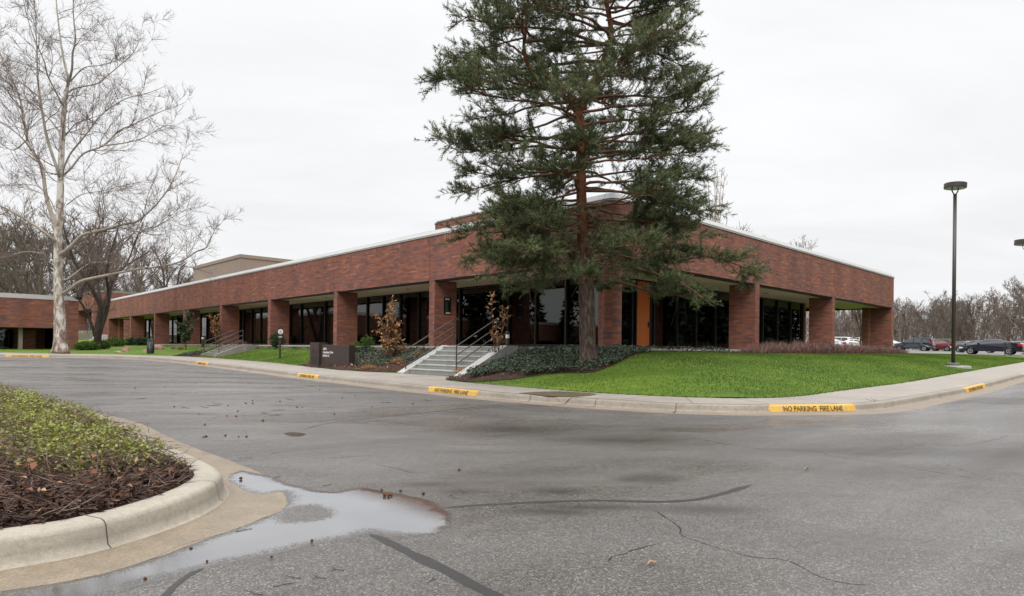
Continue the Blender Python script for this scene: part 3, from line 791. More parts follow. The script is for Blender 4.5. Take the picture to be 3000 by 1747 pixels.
def door(axis, a, b):
    d, h, f = MB(), MB(), MB()
    def bx(mbx, u0, u1, w0, w1, z0, z1):
        if axis == 'L': mbx.box(w0, w1, u0, u1, z0, z1)
        else: mbx.box(u0, u1, w0, w1, z0, z1)
    bx(d, a + .05, b - .05, 3.05, 3.10, ZF + .012, ZS - .08)
    o = d.build('door', M['door'], B)
    bx(f, a - .03, a + .048, 3.0, 3.17, ZF + .001, ZS - .001); bx(f, b - .048, b + .03, 3.0, 3.17, ZF + .001, ZS - .001); bx(f, a + .05, b - .05, 3.02, 3.16, ZS - .078, ZS - .002)
    f.build('door_frame', M['bronze'], o)
    s = b - .16 if axis == 'R' else a + .16
    bx(h, s - .035, s + .035, 3.02, 3.049, ZF + .95, ZF + 1.2); bx(h, s - .13, s + .0, 2.96, 2.985, ZF + 1.06, ZF + 1.085); bx(h, s - .012, s + .012, 2.985, 3.019, ZF + 1.05, ZF + 1.09)
    h.build('handle', M['black_trim'], o)
    e = a + .05 if axis == 'R' else b - .05
    for z in (.25, 1.35, 2.45):
        hg = MB(); bx(hg, e - .02, e + .02, 3.03, 3.049, ZF + z, ZF + z + .13); hg.build('hinge', M['black_trim'], o)
mL = [4.89 + 1.828*k for k in range(-0, 39)]
mR = [3.55, 5.35, 7.02, 8.98, 10.74, 12.63, 14.45, 16.28, 18.12, 20.1, 21.98, 23.83]
doorsL = [(33.2, 34.4), (42.2, 43.4)]
doorR = (5.60, 6.73)
bounds = [3.1] + [y for y in LP] + [YE - 4]
for a, b in zip(bounds[:-1], bounds[1:]):
    sk = [d for d in doorsL if a < d[0] < b]
    mm = [m for m in mL if a + .15 < m < b - .1 and not any(d[0] - .2 < m < d[1] + .2 for d in doorsL)]
    window('L', a, b, mm, sk)
for d in doorsL: door('L', *d)
rb = [3.1, RP[0], GX1 - .3]
for a, b in zip(rb[:-1], rb[1:]):
    sk = [doorR] if a < doorR[0] < b else []
    window('R', a, b, [m for m in mR if a + .1 < m < b - .05 and not (doorR[0] - .1 < m < doorR[1] + .1)], sk)
door('R', *doorR)
# end walls and interior
MB().box(GX1 - .3, GX1, 3.0, YE - 3.5, ZF, ZS + .003).build('end_wall', M['pier_brick'], B)
MB().box(3.0, GX1, YE - 4, YE - 3.6, ZF, ZS + .003).build('end_wall', M['pier_brick'], B)
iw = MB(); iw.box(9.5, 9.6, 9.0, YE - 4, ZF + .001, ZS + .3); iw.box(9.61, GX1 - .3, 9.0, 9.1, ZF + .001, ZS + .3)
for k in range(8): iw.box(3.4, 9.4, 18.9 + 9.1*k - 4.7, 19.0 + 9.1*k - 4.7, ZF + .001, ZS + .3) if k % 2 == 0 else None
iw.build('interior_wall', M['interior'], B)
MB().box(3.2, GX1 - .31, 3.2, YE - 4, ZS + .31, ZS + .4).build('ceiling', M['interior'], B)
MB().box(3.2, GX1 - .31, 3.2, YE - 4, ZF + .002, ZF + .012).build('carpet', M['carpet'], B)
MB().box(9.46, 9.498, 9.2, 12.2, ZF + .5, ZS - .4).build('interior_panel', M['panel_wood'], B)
for k, (x, y) in enumerate([(1.75, 5.6), (1.75, 15.0), (1.75, 24.1), (1.75, 33.3), (1.75, 42.4), (15.7, 1.75), (24.9, 1.75), (6.0, 1.75)]):
    MB().lathe([(.11, ZS - .012), (.12, ZS + .003)], 16, (x, y)).build('soffit_light', M['fixture'], B)
# roof-top volumes
ph = MB(); ph.box(5.3, 26, 48.3, 62, ZT - .1, 9.62); ph.box(5.22, 26.08, 48.22, 62.08, 9.63, 9.95)
ph.box(12.6, 12.75, 48.1, 48.21, ZT - .1, 9.6)
p_ = ph.build('roof_penthouse', M['tan_panel'], B)
TY1 = onplane(1256, 680, 0, 4.0)[1]; TZ = onplane(1290, 655, 0, 4.2)[2]; TY = TY1; TY0 = TY1 - 5.2; PZ = onplane(1250, 683, 0, 4.3)[2]; PYE = onplane(1160, 700, 0, 4.3)[1]
cr = [(4.0 + 1.1*(1 - math.cos(R(a))), TY0 + 1.1*(1 - math.sin(R(a)))) for a in range(0, 91, 10)]
mb = MB(); mb.prism(cr + [(20, TY0), (20, TY), (4.9, TY), (4.26, TY - .26), (4.0, TY - .9)], ZT - .1, TZ)
st_ = mb.build('roof_tower', M['wing_brick'], B)
mb = MB(); cr2 = [(3.96 + 1.12*(1 - math.cos(R(a))), TY0 - .04 + 1.12*(1 - math.sin(R(a)))) for a in range(0, 91, 10)]
mb.prism(cr2 + [(20.04, TY0 - .04), (20.04, TY + .04), (4.9, TY + .04), (4.23, TY - .23), (3.96, TY - .88)], TZ + .001, TZ + .08); mb.build('tower_coping', M['coping_dark'], st_)
mb = MB(); mb.box(4.3, 20, TY + .002, PYE, ZT - .1, PZ); mb.box(4.26, 20, TY + .002, PYE + .04, PZ + .001, PZ + .06); mb.build('roof_parapet', M['wing_brick'], B)

# ------------------------------------------------------------ steps with handrails
def steps(y0, y1, xt, xb, nr, zb, name, label, railL, railR, cheeks=True, cm='cheek'):
    """local: flight between y0 (right) and y1 (left), top nosing x=xt, bottom x=xb"""
    e = thing(name, (*wor((xt+xb)/2, (y0+y1)/2), zb), TH, label, 'steps')
    ox, oy, oz = (xt+xb)/2, (y0+y1)/2, zb
    def bld(mbx, nm, mt): mbx.v = [(a-ox, b-oy, c-oz) for a, b, c in mbx.v]; return mbx.build(nm, mt, e)
    f = MB(); td = MB(); r = (ZF - zb)/nr; w = (xt - xb)/nr
    for k in range(nr):
        xa = xb + w*k
        f.box(xa, xt + .6, y0, y1, zb - .3 if k == 0 else zb + r*k + .0005, zb + r*(k+1) - .042)
        td.box(xa - .018, xa + w + .05 if k < nr - 1 else xt + .58, y0 + .001, y1 - .001, zb + r*(k+1) - .0415, zb + r*(k+1) - (.001 if k == nr - 1 else 0))
    f.box(xt, .0, y0 - .4, y1 + .4, zb - .3, ZF - .012)
    bld(f, 'flight', M['steps']); td = bld(td, 'treads', M[cm])  # paler treads: light from above put into the concrete colour
    if cheeks:
        cw = .45 if cm == 'cheek' else .2
        for (a, b) in ((y0 - cw, y0 - .002), (y1 + .002, y1 + cw)):
            c = MB(); P = [(xb - .25, zb - .3), (xb - .25, zb + .03), (xt - .05, ZF + .035), (xt + .5, ZF + .035), (xt + .5, zb - .3)]
            V = [(x, a, z) for x, z in P] + [(x, b, z) for x, z in P]; m = len(P)
            c.add(V, [tuple(range(m)), tuple(range(m, 2*m))[::-1]] + [(i, m+i, m+(i+1)%m, (i+1)%m) for i in range(m)])
            bld(c, 'cheek_wall', M[cm])
    for (yr, xs, xe, zs) in (railL, railR):
        h = MB()
        zt = lambda x: zb + (x - xb)/(xt - xb)*(ZF - zb)
        for hh in (.92, .58, .26):
            h.tube([(xs, yr, zt(xs) + hh), (xe, yr, zt(xe) + hh)], .022, 8)
        h.tube([(xs, yr, zs), (xs, yr, zt(xs) + .94)], .025, 8)
        h.tube([(xe, yr, ZF - .05), (xe, yr, zt(xe) + .94)], .025, 8)
        bld(h, 'handrail', M['rail'])
    return e
yA = onplane(1307, 1016, 0, -1.05)[1]; yB = onplane(1492, 1016, 0, -1.05)[1]
zb0 = Tl(-3.3, 6) - .0
sx = -3.05
yl = onplane(1192, 1060, 0, sx)[1]; yr1 = onplane(1340, 1060, 0, -2.7)[1]
steps(yB + .5, yA - .2, -1.05, sx, 6, .19, 'entrance_steps', 'near flight of pale concrete entrance steps with two brown handrails', (yA + .03, sx + .0, -.62, .2), (yr1, -2.75, -.75, .2))
y2 = onplane(600, 1035, 0, -2.4)[1]
steps(y2 - 2.9, y2 - .4, -.8, -2.5, 5, .55, 'entrance_steps', 'farther flight of concrete entrance steps between the green and the withered sapling', (y2 - .2, -2.5, -.5, .5), (y2 - 2.2, -2.2, -.6, .6), cm='sidewalk')

# ------------------------------------------------------------ brick wing at far left
W_ = thing('brick_wing', (*wor(-7.7, 47), 0), TH, 'low brick building at the left edge with grey coping, behind the pale-barked tree', 'building')
wx = lambda mbx, nm, mt, p=None: mbx.build(nm, mt, p or W_)
Zb, Zt = 2.42, 4.62
o1 = onplane(160, 960, 1, 47)[0] + 7.7
mb = MB(); mb.box(-55, 0, 0, .4, Zb, Zt); mb.box(o1, 0, .001, .4, -.2, Zb - .0005); mb.box(-.4, 0, .401, 20, -.2, Zt)
mb.box(-55, -.401, 19.6, 20, -.2, Zt); wx(mb, 'wall', M['wing_brick'])
mb = MB(); mb.add([(-55,-.03,Zt+.002),(.03,-.03,Zt+.002),(.03,20,Zt+.002),(-55,20,Zt+.002),(-55,.25,Zt+.36),(-.45,.25,Zt+.36),(-.45,19.6,Zt+.36),(-55,19.6,Zt+.36)], [(0,1,5,4),(1,2,6,5),(2,3,7,6),(4,5,6,7),(3,2,1,0),(0,4,7,3)])
wx(mb, 'coping', M['coping_dark'])
wx(MB().box(-55, o1 - .002, .401, 4.5, Zb + .02, Zb + .1), 'soffit', M['soffit'])
wx(MB().box(-55, o1 - .1, 4.0, 4.3, -.2, Zb), 'recess_wall', M['pier_brick'])
for px0, px1 in ((54, 66),):
    a, b = onplane(px0, 980, 1, 47.6)[0] + 7.7, onplane(px1, 980, 1, 47.6)[0] + 7.7
    wx(MB().box(a, b, .5, 1.1, -.2, Zb + .019), 'pier', M['retaining'])
a, b = onplane(66, 990, 1, 49)[0] + 7.7, onplane(104, 990, 1, 49)[0] + 7.7
wx(MB().box(a, b, 2.0, 2.3, -.2, Zb - .2), 'pier', M['pier_brick'])
wx(MB().box(-55, a - .4, 3.9, 3.99, .3, Zb - .1), 'window', M['glass'])

# ------------------------------------------------------------ brick building between the two, farther back
lx, ly = .36, 86.4
U = thing('rear_building', (*wor(lx, ly), 0), TH, 'brick building in the far corner, seen between the wing and the long facade', 'building')
MB().ring([(0,0),(42,0),(42,40),(0,40)], [(.4,.4),(41.6,.4),(41.6,39.6),(.4,39.6)], 6.05, 8.2).build('fascia', M['wing_brick'], U)
MB().ring([(-.03,-.03),(42.03,-.03),(42.03,40.03),(-.03,40.03)], [(.5,.5),(41.5,.5),(41.5,39.5),(.5,39.5)], 8.202, 8.48).build('coping', M['coping_dark'], U)
mb = MB(); mb.box(.003, 7.0, .003, 1.6, 1.2, 6.049); mb.box(.003, 1.3, 12.0, 12.4, 1.2, 6.049); mb.box(.003, 1.3, 22.0, 22.4, 1.2, 6.049); mb.box(7.2, 7.5, 2.0, 39, 1.2, 6.3)
mb.build('pier', M['pier_brick'], U)
mb = MB(); mb.box(4.2, 4.25, 1.7, 39, 3.1, 6.3); mb.build('window', M['glass'], U)
MB().box(.41, 41.5, .41, 39.5, 6.31, 6.4).build('roof', M['roofing'], U)
MB().box(-1.2, 7, .1, 39, 1.0, 3.05).build('floor_slab', M['retaining'], U)
rw = thing('retaining_wall', (*wor(-2.2, 80), 0), TH, 'low grey concrete retaining wall behind the dark forked tree', 'wall')
mb = MB(); mb.box(-4.6, 1.2, 0, .3, .8, 2.05); mb.box(-4.6, 1.2, 1.2, 1.5, .8, 2.6); mb.box(-4.6, -4.3, .3, 1.2, .8, 2.3); mb.build('wall_block', M['retaining'], rw)
mb = MB()
for k, (x0, x1) in enumerate(((-4.4, -2.6), (-1.4, 1.0))):
    for hh in (.3, .6, .9): mb.tube([(x0, 1.35, 2.6 + hh), (x1, 1.35, 2.6 + hh + (.6 if k == 0 else 0))], .03, 6)
    for x in (x0, x1): mb.tube([(x, 1.35, 2.55), (x, 1.35, 3.5 + (.6 if k == 0 and x == x1 else 0))], .03, 6)
mb.build('handrail', M['rail'], rw)
st = thing('stepped_rocks', (*wor(.6, 78.2), 1.6), TH, 'pale stepped stone pile beside the far end of the long facade', 'rocks')
mb = MB()
for k in range(4): mb.box(-2.4 + .35*k, 1.4, -.8 + .4*k, .8, .28*k - .3, .28*(k+1) - .32)
mb.build('stone_block', M['cheek'], st, bevel=.05)

# ------------------------------------------------------------ signs, plaque, bollards, bin
def txt(body, size, mat, parent, loc_, rot, scale=(1,1,1), name='lettering', bold=0.):
    me = text_mesh(body, size, bold)
    o = link(name, me, mat, parent); o.location = loc_; o.rotation_euler = rot; o.scale = scale
    return o
# monument sign
l = att(970, 1073.5); x, y = wor(*l); zb = Tl(*l)
ang = math.atan2(-.47, .88)
s = thing('monument_sign', (x, y, zb), ang, 'dark brown monument sign with white address lettering, beside the lawn', 'sign')
dd = math.hypot(x, y)
def sgx(px):     # offset along the sign's face for a pixel column
    a, _ = ray(px, 1050); ux, uy = math.cos(ang), math.sin(ang)
    return (a*y - x)/(ux - a*uy)
xl, xr, xp = sgx(914), sgx(1022), sgx(940)
zt = 1.2 + (YH + RO*(980-CX) - 1011)/F*y
hgt = zt - zb
MB().box(xp, xr, 0, .42, -.3, hgt).build('sign_block', M['sign_brown'], s, bevel=.012)
pn = MB().box(xl, xp - .004, -.14, .42, -.3, hgt + .10); pn = pn.build('sign_panel', M['sign_brown'], s, bevel=.012)
em = MB()
w = xp - xl
def poly(P, y0=-.150): 
    k = len(P); em.add([(xl + w*u, y0, hgt*v) for u, v in P] + [(xl + w*u, y0 + .008, hgt*v) for u, v in P], [tuple(range(k))[::-1], tuple(range(k, 2*k))] + [(i, (i+1)%k, k+(i+1)%k, k+i) for i in range(k)])
poly([(.18,.62),(.42,.84),(.50,.84),(.50,.70),(.42,.66),(.32,.58)]); poly([(.55,.62),(.70,.60),(.88,.84),(.88,.72),(.76,.54),(.62,.54)])
poly([(.18,.14),(.18,.50),(.40,.50),(.40,.14)]); poly([(.50,.14),(.50,.46),(.86,.46),(.86,.14)]); poly([(.12,.08),(.12,.11),(.9,.11),(.9,.08)])
em.build('emblem', M['sign_dark'], pn)
for k, tx in enumerate(('10875', 'Grandview Drive', 'Building 22')):
    txt(tx, .148, M['white_paint'], s, (xp + .13, -.006, hgt - .24 - .155*k), (R(90), 0, 0), (.62, 1, 1), bold=.003)
# round white symbol sign on a post
l = att(820, 1050); x, y = wor(*l); zb = Tl(*l)
s = thing('accessible_parking_sign', (x, y, zb), R(38), 'slim brown post with a round white wheelchair symbol, on the lawn', 'sign')
H_ = (1050 - 958)/F*y
MB().box(-.05, .05, -.04, .04, -.2, H_).build('post', M['sign_brown'], s)
MB().box(-.16, .16, -.06, -.041, H_*.64, H_*.97).build('sign_panel', M['sign_brown'], s)
dz = H_*.845
dsc = MB(); dsc.add([(.15*math.cos(k*math.pi/12), -.064, dz + .15*math.sin(k*math.pi/12)) for k in range(24)], [tuple(range(24))]); dsc = dsc.build('disc', M['white_paint'], s)
sy = MB(); sy.tube([(-.01,-.068,dz+.085),(-.01,-.068,dz+.09)], .02, 8); sy.tube([(-.01,-.068,dz+.06),(-.005,-.068,dz-.005),(.04,-.068,dz-.01),(.065,-.068,dz-.07)], .011, 6)
sy.tube([(.03 + .055*math.cos(R(a)) - .03,-.068,dz - .035 + .055*math.sin(R(a))) for a in range(120, 330, 20)], .009, 6); sy.build('wheelchair_symbol', M['plaque'], dsc)
MB().box(-.11, .09, -.066, -.061, H_*.665, H_*.69).build('lettering', M['white_paint'], s)
# plaque on the first pier (its reveal faces right: plane y = LP[0]-.205)
yp = LP[0] - .205
xa, _, z1 = onplane(1300, 872, 1, yp); xb_, _, z0 = onplane(1320, 921, 1, yp)
pq = thing('wall_plaque', (*wor((xa+xb_)/2, yp), z0), TH, 'black plaque with small pale lettering on the brick pier beside the near steps', 'sign')
hw = (xb_ - xa)/2; h = z1 - z0
MB().box(-hw, hw, -.03, -.001, 0, h).build('plate', M['plaque'], pq, bevel=.006)
mb = MB(); mb.box(-hw*.7, hw*.55, -.033, -.030, h*.89, h*.935); mb.build('lettering', M['white_paint'], pq); mb = MB(); mb.box(-hw*.55, hw*.8, -.033, -.030, h*.072, h*.098); mb.box(-hw*.5, hw*.75, -.033, -.030, h*.025, h*.052)
mb.build('lettering', M['white_paint'], pq)
mb = MB()
for k in range(12): mb.box(-hw*.6, -hw*.6 + hw*(.5 + .5*random.random()), -.032, -.030, h*(.2 + .052*k), h*(.2 + .052*k + .012))
mb.box(-hw*.85, hw*.85, -.032, -.030, h*.845, h*.852); mb.box(-hw*.85, hw*.85, -.032, -.030, h*.135, h*.142)
mb.build('lettering', M['grey_text'], pq)
# bollard lights
def bollard(px, py, h, r, label):
    l = att(px, py); x, y = wor(*l); e = thing('bollard_light', (x, y, Tl(*l)), 0, label, 'bollard', 'bollard lights by the steps')
    MB().lathe([(r, -.3), (r, h*.70)], 20).build('post', M['sign_brown'], e)
    MB().lathe([(r*1.0, h*.702), (r*1.0, h*.86)], 20).build('light_band', M['white_paint'], e)
    MB().lathe([(r, h*.862), (r, h*.985), (r*.9, h)], 20).build('cap', M['pole'], e)
bollard(1486, 1037, .88, .085, 'round brown bollard light with pale band, right of the near steps')
bollard(594, 1018, .95, .10, 'round brown bollard light with pale band, left of the farther steps')
# litter bin
l = att(441, 1036); x, y = wor(*l); w2 = 19/F*y/2
e = thing('litter_bin', (x, y, Tl(*l)), 0, 'black cylindrical litter bin at the back of the sidewalk, beside a pink boulder', 'bin')
hh = 41/F*y
MB().lathe([(w2*.97, -.05), (w2, .05), (w2, hh*.93)], 24).build('body', M['bin'], e, True)
MB().lathe([(w2*1.04, hh*.931), (w2*1.04, hh*.965), (w2*.8, hh)], 24).build('lid', M['bin'], e)
MB().box(w2*.2, w2*.75, -w2*1.01, -w2*.7, hh*.62, hh*.78).build('flap', M['fixture'], e)
# inside: chairs and an orange lamp seen through the glass
def chair(x, y, rz, label):
    e = thing('chair', (*wor(x, y), ZF + .013), TH + rz, label, 'chair', 'chairs inside the corner room')
    MB().box(-.24, .24, -.24, .24, .43, .48).build('seat', M['bronze'], e); MB().box(-.24, .24, .2, .24, .5, .85).build('backrest', M['bronze'], e)
    for sx_ in (-1, 1):
        for sy_ in (-1, 1): MB().tube([(.22*sx_, .22*sy_, .428), (.24*sx_, .24*sy_, 0)], .013, 6).build('leg', M['rim'], e)
for k, (px, Yo) in enumerate(((1616, 4.2), (1650, 4.6), (1676, 4.1))):
    q = onplane(px, 990, 0, Yo); chair(Yo, q[1], .4*k, ['metal legged chair behind the glass, farthest from the pine trunk', 'metal legged chair behind the glass, middle of the three', 'metal legged chair behind the glass, nearest the pine trunk'][k])
q = onplane(2026, 952, 1, 5.0)
e = thing('desk_lamp', (*wor(q[0], 5.0), ZF + .013), TH, 'small orange lampshade glowing behind the dark glass right of the door', 'lamp')
MB().lathe([(.02, 0), (.02, 1.1)], 10).build('stand', M['bronze'], e); MB().lathe([(.30, q[2] - ZF - .2), (.16, q[2] - ZF + .12)], 18).build('lamp_shade', M['orange_lamp'], e)
# ============================================================ vegetation
def unit(v): return v/(np.linalg.norm(v, axis=-1, keepdims=True) + 1e-9)
def rand_unit(n): return unit(rng.normal(0, 1, (n, 3)))
def leaves(C, D, L, W, N=None, fold=.25):
    """leaf = diamond of two triangles-quads: C base, D direction (unit), L length, W width; returns V,F"""
    n = len(C); L = np.broadcast_to(L, (n,)); W = np.broadcast_to(W, (n,))
    if N is None: N = rand_unit(n)
    Sd = unit(np.cross(D, N)); U = np.cross(Sd, D)
    tip = C + D*L[:, None]; mid = C + D*(L*.48)[:, None] - U*(W*fold)[:, None]
    a = mid + Sd*(W*.5)[:, None] + U*(W*fold*2)[:, None]; b = mid - Sd*(W*.5)[:, None] + U*(W*fold*2)[:, None]
    V = np.stack([C, a, tip, b], 1).reshape(-1, 3)
    Fs = np.arange(4*n).reshape(n, 4)
    return V, Fs
def blades(C, D, L, W, N=None):
    n = len(C); L = np.broadcast_to(L, (n,)); W = np.broadcast_to(W, (n,))
    if N is None: N = rand_unit(n)
    Sd = unit(np.cross(D, N))
    V = np.stack([C - Sd*(W*.5)[:, None], C + Sd*(W*.5)[:, None], C + D*L[:, None]], 1).reshape(-1, 3)
    return V, np.arange(3*n).reshape(n, 3)
class NB:
    def __init__(s): s.V = []; s.F = []; s.T = []; s.n = 0
    def add(s, V, Fs, tint):
        s.V.append(V); s.F.append(Fs + s.n); s.n += len(V)
        s.T.append(np.repeat(tint, len(V)//len(tint)) if hasattr(tint, '__len__') else np.full(len(V), tint))
    def build(s, name, mat, parent=None):
        return npmesh(name, np.vstack(s.V), np.vstack(s.F), mat, parent, np.concatenate(s.T))
def tubes(segs, n=4):
    """list of (points (m,3), radii (m)) -> V,F quads"""
    VV, FF, k0 = [], [], 0
    ang = np.arange(n)*2*np.pi/n; ca, sa = np.cos(ang), np.sin(ang)
    for P, r in segs:
        P = np.asarray(P, float); m = len(P)
        t = unit(np.gradient(P, axis=0)); ref = np.array([1., 0, 0]) if abs(t[0, 0]) < .7 else np.array([0, 1., 0])
        a = unit(np.cross(t, ref)); b = np.cross(t, a)
        r = np.broadcast_to(r, (m,))
        VV.append((P[:, None] + (a[:, None]*ca[None, :, None] + b[:, None]*sa[None, :, None])*r[:, None, None]).reshape(-1, 3))
        i, j = np.meshgrid(np.arange(m-1), np.arange(n), indexing='ij'); j2 = (j+1) % n
        FF.append(np.stack([i*n+j, i*n+j2, (i+1)*n+j2, (i+1)*n+j], -1).reshape(-1, 4) + k0); k0 += m*n
    return np.vstack(VV), np.vstack(FF)
def curve(p, d, L, m, wob, lift=0., droop=0.):
    """wandering branch path"""
    P = [np.array(p, float)]; d = np.array(d, float); st = L/(m-1)
    for k in range(m-1):
        d = d + rng.normal(0, wob, 3) + np.array([0, 0, lift - droop*k/(m-1)]); d /= np.linalg.norm(d)
        P.append(P[-1] + d*st)
    return np.array(P)
def sample_local(polyg, n):
    """n points uniform in a local polygon"""
    Q = np.asarray(polyg); lo, hi = Q.min(0), Q.max(0); out = np.zeros((0, 2))
    while len(out) < n:
        c = rng.uniform(lo, hi, (n*2, 2)); out = np.vstack([out, c[inpoly(c, Q)]])
    return out[:n]
def onT(P, dz=0.): return np.column_stack([wv(P), T(P) + dz])

# ------------------------------------------------------------ beds (local polygons)
def A_(L): return np.array([att(*p) for p in L])
stepL, stepR = yA + .30, yB + .02
iseg = lambda y0, y1: np.array([p for p in ipath if -6 < p[0] < 0 and min(y0, y1) < p[1] < max(y0, y1)])[:: (-1 if y0 < y1 else 1)]
bedA = np.vstack([iseg(stepL, 17.5)[::1] + [.03, 0], [(-.9, 17.9), (-.05, 17.5), (-.05, stepL)]])
lawnedge = np.vstack([[(-5.15, 1.15)], A_([(1500,1112),(1600,1098),(1690,1095),(1736,1092),(1804,1070),(1838,1051),(1872,1037),(1935,1031.5)])])
bedB = np.vstack([[(-3.05, stepR)], iseg(stepR - .5, lawnedge[0][1])[::1] + [.03, 0], lawnedge, [(6.9, -1.2), (6.9, -.05), (.2, -.05), (-.05, .2), (-.05, stepR)]])
bedR = np.array([(6.9, -1.15), (14, -1.35), (22, -1.3), (31.6, -1.1), (31.6, -.05), (6.9, -.05)])
bedC = np.vstack([iseg(23.4, 36) + [.03, 0], [(-1.6, 36.2), (-.05, 36), (-.05, 17.7), (-.75, 18.2), (-.8, 22)]])
up_edge = A_([(914,1062),(914,1045),(912,1021),(860,1019.5),(810,1019.5),(760,1021),(703,1026),(638,1033),(586,1045)])
left_lawn = np.vstack([iseg(up_edge[0][1], up_edge[-1][1]), up_edge[::-1]])
bedA = np.vstack([iseg(stepL, up_edge[0][1]) + [.03, 0], up_edge[:3], [(-.05, up_edge[2][1] + .3), (-.05, stepL)]])
bedC = np.vstack([iseg(up_edge[-1][1], 36) + [.03, 0], [(-1.6, 36.2), (-.05, 36), (-.05, up_edge[2][1] + .3)], up_edge[2:]])
beds = []
for k, pg in enumerate((bedA, bedB, bedR, bedC)):
    pg = ragged(pg, .3, .03)
    g = grid(pg[:, 0].min(), pg[:, 0].max(), pg[:, 1].min(), pg[:, 1].max(), .4, .2)
    o = place_local(sheet('planting_bed', pg, lambda P: T(P) + .022, M['mulch'], g)); tag(o, kind='structure'); beds.append(pg)

# mulch chips and fallen leaves
nb = NB()
for pg, n in ((bedA, 3500), (bedB, 4500), (bedC, 2500), (bedR, 1200)):
    P = sample_local(pg, n); C = onT(P, .03); C[:, 2] += rng.uniform(0, .02, n)
    D = unit(rng.normal(0, 1, (n, 3))*[1, 1, .25])
    V, Fs = leaves(C, D, rng.uniform(.03, .11, n), rng.uniform(.012, .03, n), unit(rng.normal(0, .4, (n, 3)) + [0, 0, 1]), .1)
    nb.add(V, Fs, rng.uniform(0, 1, n))
tag(nb.build('mulch_chips', M['chip']), kind='stuff')
nb = NB()
for pg, n in ((bedA, 420), (bedB, 160), (bedC, 160)):
    P = sample_local(pg, n); C = onT(P, .06); C[:, 2] += rng.uniform(0, .05, n)
    V, Fs = leaves(C, unit(rng.normal(0, 1, (n, 3))*[1, 1, .4]), rng.uniform(.08, .17, n), rng.uniform(.04, .08, n), unit(rng.normal(0, .6, (n, 3)) + [0, 0, 1]), .25)
    nb.add(V, Fs, rng.uniform(0, 1, n))
tag(nb.build('fallen_leaves', M['dead_leaf']), kind='stuff')
# ivy
nb = NB()
def ivy(pg, n, cut=None, hmax=.16):
    P = sample_local(pg, n)
    if cut is not None: P = P[cut(P)]
    f = np.sin(P[:, 0]*2.3 + 1.3*np.sin(P[:, 1]*1.7)) + np.sin(P[:, 1]*2.9 + P[:, 0]*.8)
    P = P[rng.uniform(-1.6, 1.6, len(P)) < f + 1.0]
    h = (.35 + .65*rng.uniform(0, 1, len(P)))*hmax*(.8 + .25*np.sin(P[:, 0]*3.1)*np.sin(P[:, 1]*2.6))
    C = onT(P, .03); C[:, 2] += h
    N = unit(rng.normal(0, .55, (len(P), 3)) + [0, -.25, .9])
    D = unit(np.cross(N, rand_unit(len(P))))
    V, Fs = leaves(C, D, rng.uniform(.05, .10, len(P)), rng.uniform(.04, .075, len(P)), N, .12)
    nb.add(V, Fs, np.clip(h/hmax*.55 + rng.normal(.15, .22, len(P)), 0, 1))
di_cut = lambda lim: (lambda P: segdist(P, ic) > lim + .35*np.sin(P[:, 1]*2.1) + .2*np.sin(P[:, 1]*5.3 + 1))
ivy(bedA, 15000, di_cut(1.0))
dleft = lambda P: di_cut(.8)(P) & ~((P[:, 0] > 1.2) & (P[:, 1] < .1) & (rng.uniform(0, 1, len(P)) < .85))
ivy(bedB, 34000, dleft, .2)
ivy(bedC, 9000, lambda P: di_cut(.6)(P) & (P[:, 1] > up_edge[-1][1] + 1), .16)
tag(nb.build('ivy_ground_cover', M['ivy']), kind='stuff')
# grass blades on the lawns
right_lawn = np.vstack([np.array([p for p in ipath if (p[0] > -4.6 or p[1] < -4) and p[1] < -2.2 and p[0] < 40]), [(40, -1.2), (31.6, -1.15), (22, -1.35), (14, -1.4), (7, -1.25)], lawnedge[::-1]])
nb = NB()
for pg, n, ln in ((right_lawn, 150000, .055), (left_lawn, 26000, .06)):
    P = sample_local(pg, n); C = onT(P, -.005)
    D = unit(rng.normal(0, .42, (n, 3)) + [0, 0, 1])
    V, Fs = blades(C, D, rng.uniform(.6, 1.3, n)*ln, .013)
    f = .45 + .16*np.sin(P[:, 0]*.9 + 2*np.sin(P[:, 1]*.7)) + .12*np.sin(P[:, 1]*2.2 + P[:, 0]*.5)
    nb.add(V, Fs, np.clip(f + rng.normal(0, .11, n), 0, .93))
# ragged edge along the walk
e = np.array([p for p in ipath if -5.5 < p[0] < 40 and p[1] < -1.5]); k = rng.integers(0, len(e), 9000); n = len(k)
P = e[k] + rng.normal(0, .03, (n, 2)); P = P + kn[0]*0
C = np.column_stack([wv(P), zr(wv(P)[:, 0], wv(P)[:, 1]) + .15])
V, Fs = blades(C, unit(rng.normal(0, .6, (n, 3)) + [0, 0, .9]), rng.uniform(.03, .09, n), .013)
nb.add(V, Fs, np.clip(rng.normal(.4, .3, n), 0, 1))
tag(nb.build('grass', M['blade']), kind='stuff')

